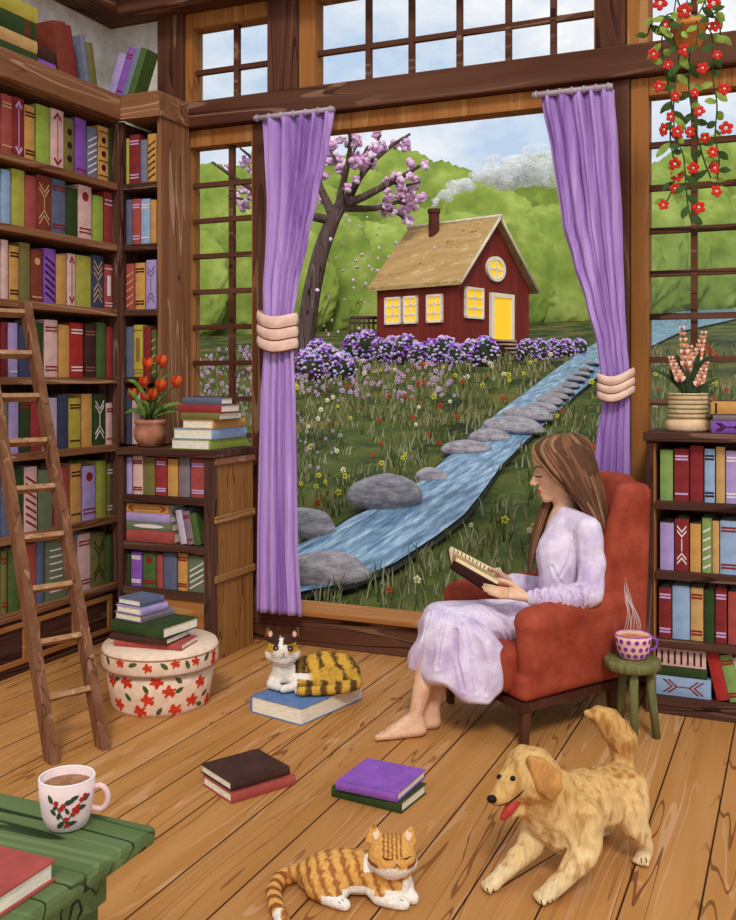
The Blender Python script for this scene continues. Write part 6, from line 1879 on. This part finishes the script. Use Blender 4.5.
stroke('claws', bvg, [[(541, 900), (542.5, 905)], [(547, 901), (547.5, 906)], [(552, 899), (553, 904)], [(487, 888), (488.5, 893)], [(493, 889), (494, 894)], [(641, 858), (641.5, 863)], [(646, 858), (646.5, 863)]], .0018, paint('#4A2C18', .05, 30, bump=0), dog, taper=False)
stroke('mouth_line', bvg, [[(497, 806), (508, 803), (518, 796), (524, 790)]], .0028, BLK, dog)

# ------------------------------------------------------------ cats
def ear_cone(bm, base, tip, r, depth=.5):
    d = (tip - base); u, w, _ = frame_of(d)
    hull(bm, [(base + RV * r * 1.15, .010), (base - RV * r * 1.15, .010), (base + FV * r * depth, .010), (tip, .0055)], 1)
# calico on the blue book
c1 = thing('cat', 'calico cat with dark brown and yellow stripes resting on the blue book', 'cat', tuple(Z(315, 4.55, .076)))
bm = bm_new()
bt = .076
ball(bm, q(282, 648.5, 4.50), (.070, .066, .064), 3)
hull(bm, [(q(284, 656, 4.49), .05), (q(272, 654, 4.5), .035), (q(293, 654, 4.5), .035)])
hull(bm, [(q(284, 660, 4.53), .05), (Z(283, 4.55, .135), .056), (Z(296, 4.58, .135), .058)])
hull(bm, [(Z(292, 4.54, .12), .04), (Z(312, 4.50, .115), .035), (Z(322, 4.54, .12), .045)])
hull(bm, [(Z(290, 4.58, .135), .058), (Z(322, 4.60, .145), .072), (Z(342, 4.58, .148), .072)])
hull(bm, [(Z(322, 4.60, .152), .074), (Z(344, 4.56, .14), .066), (Z(350, 4.56, .13), .054)])
hull(bm, [(Z(340, 4.50, .118), .045), (Z(322, 4.50, .105), .03), (Z(345, 4.53, .12), .045)])
chain(bm, [(Z(276, 4.56, .115), .033), (Z(271, 4.51, .098), .022), (Z(279, 4.475, .094), .018)])
chain(bm, [(Z(300, 4.54, .115), .034), (Z(294, 4.475, .098), .021), (Z(283, 4.45, .094), .018)])
chain(bm, [(Z(356, 4.58, .105), .026), (Z(357, 4.50, .099), .023), (Z(345, 4.445, .099), .023), (Z(322, 4.415, .099), .023), (Z(303, 4.41, .098), .022), (Z(298, 4.415, .097), .017)])
ear_cone(bm, q(271, 639.5, 4.50), q(267.5, 628, 4.50), .020); ear_cone(bm, q(293, 639.5, 4.50), q(298, 628, 4.50), .020)
o1 = obj('body', fuse(bm, .0058, 3, .4), vcol('calico_coat', bump=.3, bscale=90), c1, smooth=True)
wht, yel, drk = lin('#EFE3D6'), lin('#D2A03C'), lin('#40281C')
hc1 = q(282, 648.5, 4.50); bc1 = Z(322, 4.60, .145)
def cat1col(p):
    h = p - hc1; a = h.dot(RV); z = h.z; n = mnoise.noise(p * 40) * .4; n2 = mnoise.noise(V((p.x * 120, p.y * 120, p.z * 40)))
    if h.length < .092 and p.z > .2:
        c = wht
        if z > -.012 + n * .02 and abs(a) > .012 + (.02 - z * .25): c = yel
        if z > .028 and abs(a) > .008 + n * .01: c = drk
        if z > .01 and .03 < abs(a) and n2 > .05: c = mixc(c, drk, .6)
        if z > .055 and n > -.05: c = drk
        return c
    b = p - bc1; x = b.dot(RV); zz = p.z; f = b.dot(FV)
    if x < -.105 and zz < .235 - (x + .105) * .2: 
        return wht if x < -.12 + n * .02 or zz < .15 else drk
    if zz < .128 and f < -.10: # tail and paws in front
        if x < -.14: return wht
        return mixc(yel, drk, .9 * sstep(-.3, .6, math.sin(x * 95) + n2 * .8))
    s = math.sin((x * 1.0 + (zz - .15) * (.55 + x * 2.2)) * 78 + n * 2)
    c = mixc(yel, drk, .92 * sstep(-.2, .75, s + n2 * 1.1 - .12))
    if zz < .15 and x < 0 + n * .03: c = mixc(wht, yel, sstep(-.07, -.03, x))
    if x > -.01 and x < .10 and zz < .19 - abs(x - .045) * .5 and f < -.03: c = mixc(yel, drk, .08 if n2 < .2 else .35)
    if x < -.07 and zz > .15: c = mixc(c, drk, .75)
    elif x < -.09: c = wht
    return c
colour(o1, cat1col)
lift_cat = .0025
b1 = bvh_of(o1)
PK = paint('#D9A08C', .08, 40, bump=0)
for x, y in ((276, 648.5), (290, 649)):
    spot('eye', b1, x, y, (.0145, .0125), paint('#2B1B18', .02, 30, bump=0), c1, squash=.7); spot('iris', b1, x, y + .2, (.0100, .0088), paint('#A87880', .05, 40, bump=0), c1, squash=1.1); spot('pupil', b1, x + .2, y, (.0038, .0055), BLK, c1, squash=2.2)
spot('nose', b1, 283.5, 654, (.0065, .0045), PK, c1, squash=1.2)
stroke('mouth', b1, [[(279.5, 657.5), (281.5, 659.2), (283.6, 656.8), (286, 659.2), (288, 657.5)], [(283.6, 654.5), (283.6, 657)]], .0016, BLK, c1)
stroke('whiskers', b1, [[(275, 656), (270, 655)], [(275, 658), (270, 658.5)], [(291, 656), (296, 655)], [(291, 658), (296, 658.5)]], .0009, BLK, c1)
for bx, by, s in ((271, 637, -1), (294, 637, 1)): spot('inner_ear', b1, bx - s * -.6, by - 2.4, (.010, .014), PK, c1, squash=.3)

# orange cat lying on the floor
c2 = thing('cat', 'orange and white striped cat sleeping on the floor boards in front', 'cat', tuple(Z(350, 2.85, 0)))
bm = bm_new()
ball(bm, q(392, 856, 2.81), (.070, .064, .060), 3)
hull(bm, [(q(392, 863, 2.80), .046), (q(378, 861, 2.82), .032), (q(407, 861, 2.82), .032)])
hull(bm, [(q(394, 872, 2.83), .045), (Z(396, 2.84, .052), .047), (Z(382, 2.87, .058), .054)])
hull(bm, [(Z(382, 2.87, .058), .056), (Z(350, 2.88, .064), .064), (Z(324, 2.88, .060), .060)])
hull(bm, [(Z(330, 2.88, .058), .058), (Z(312, 2.89, .048), .048)])
hull(bm, [(Z(318, 2.84, .045), .043), (Z(338, 2.83, .040), .038), (Z(326, 2.84, .05), .045)])
chain(bm, [(Z(322, 2.82, .030), .028), (Z(338, 2.79, .020), .019), (Z(345, 2.78, .018), .017)])
chain(bm, [(Z(376, 2.84, .045), .040), (Z(380, 2.81, .028), .027), (Z(396, 2.79, .020), .020), (Z(404, 2.785, .018), .018)])
chain(bm, [(Z(402, 2.86, .04), .034), (Z(408, 2.83, .022), .022), (Z(413, 2.815, .018), .018)])
chain(bm, [(Z(308, 2.90, .05), .030), (Z(294, 2.93, .032), .026), (Z(280, 2.91, .025), .024), (Z(273, 2.84, .024), .024), (Z(276, 2.76, .024), .023), (Z(283, 2.69, .022), .020)])
ear_cone(bm, q(375.5, 841, 2.81), q(373, 824.5, 2.81), .019); ear_cone(bm, q(406, 842, 2.81), q(412, 826.5, 2.81), .019)
o2 = obj('body', fuse(bm, .0045, 3, .4), vcol('orange_coat', bump=.3, bscale=110), c2, smooth=True)
org, brn, wh2 = lin('#DFA457'), lin('#935328'), lin('#F5EBDD')
hc2 = q(392, 856, 2.81); bc2 = Z(350, 2.88, .064)
def cat2col(p):
    h = p - hc2; a = h.dot(RV); z = h.z; n = mnoise.noise(p * 55) * .4; n2 = mnoise.noise(V((p.x * 150, p.y * 150, p.z * 50)))
    if h.length < .095 and p.z > .088:
        c = org
        if z < -.004 - abs(a) * .0 + n * .01 - .0 and abs(a) < .08: c = wh2 if z < -.008 + (.016 if abs(a) < .016 else -.004) else org
        if z > .018 and abs(a) < .03 and math.sin(a * 520 + 1.57) > .1 + n2 * .3: c = brn
        if abs(abs(a) - .055) < .014 and -.022 < z < .0: c = brn if abs(z + .008) < .006 else c
        return c
    b = p - bc2; x = b.dot(RV); zz = p.z; f = b.dot(FV)
    if x < -.185: # tail
        if f < -.165: return wh2
        return brn if math.sin(p.dot(FV) * 150 + x * 30) > .15 + n2 * .4 else org
    c = org
    c = mixc(org, brn, .85 * sstep(-.1, .7, math.sin((x + (zz - .05) * .5) * 165 + n * 4) + n2 * 1.1))
    if x > .10 and f < -.02 and zz < .075 and f > -.12: c = wh2 if zz < .05 or x > .15 else c
    if zz < .05 and -.02 < x < .07 and f < -.01: c = wh2
    if zz < .038 and x > -.08 and f < -.075: c = wh2
    return c
colour(o2, cat2col)
b2 = bvh_of(o2)
stroke('closed_eyes', b2, [[(382.5, 857), (386, 859.6), (391.5, 859.8)], [(402.5, 859.2), (407, 858.6), (411, 856)]], .0022, BLK, c2)
spot('nose', b2, 397, 862.8, (.0055, .004), PK, c2, squash=1.2)
stroke('mouth', b2, [[(393.5, 868.5), (397, 865), (400.8, 868.5)], [(397, 862.8), (397, 865)]], .0014, BLK, c2)
stroke('paw_lines', b2, [[(341, 899), (344, 901.5)], [(338, 901), (341, 904)], [(400, 899), (403, 901)]], .0011, BLK, c2)
for bx, by in ((376, 834), (408.5, 835)): spot('inner_ear', b2, bx, by, (.0095, .016), paint('#EBC7AE', .06, 40, bump=0), c2, squash=.3)

c1.location.z += lift_cat
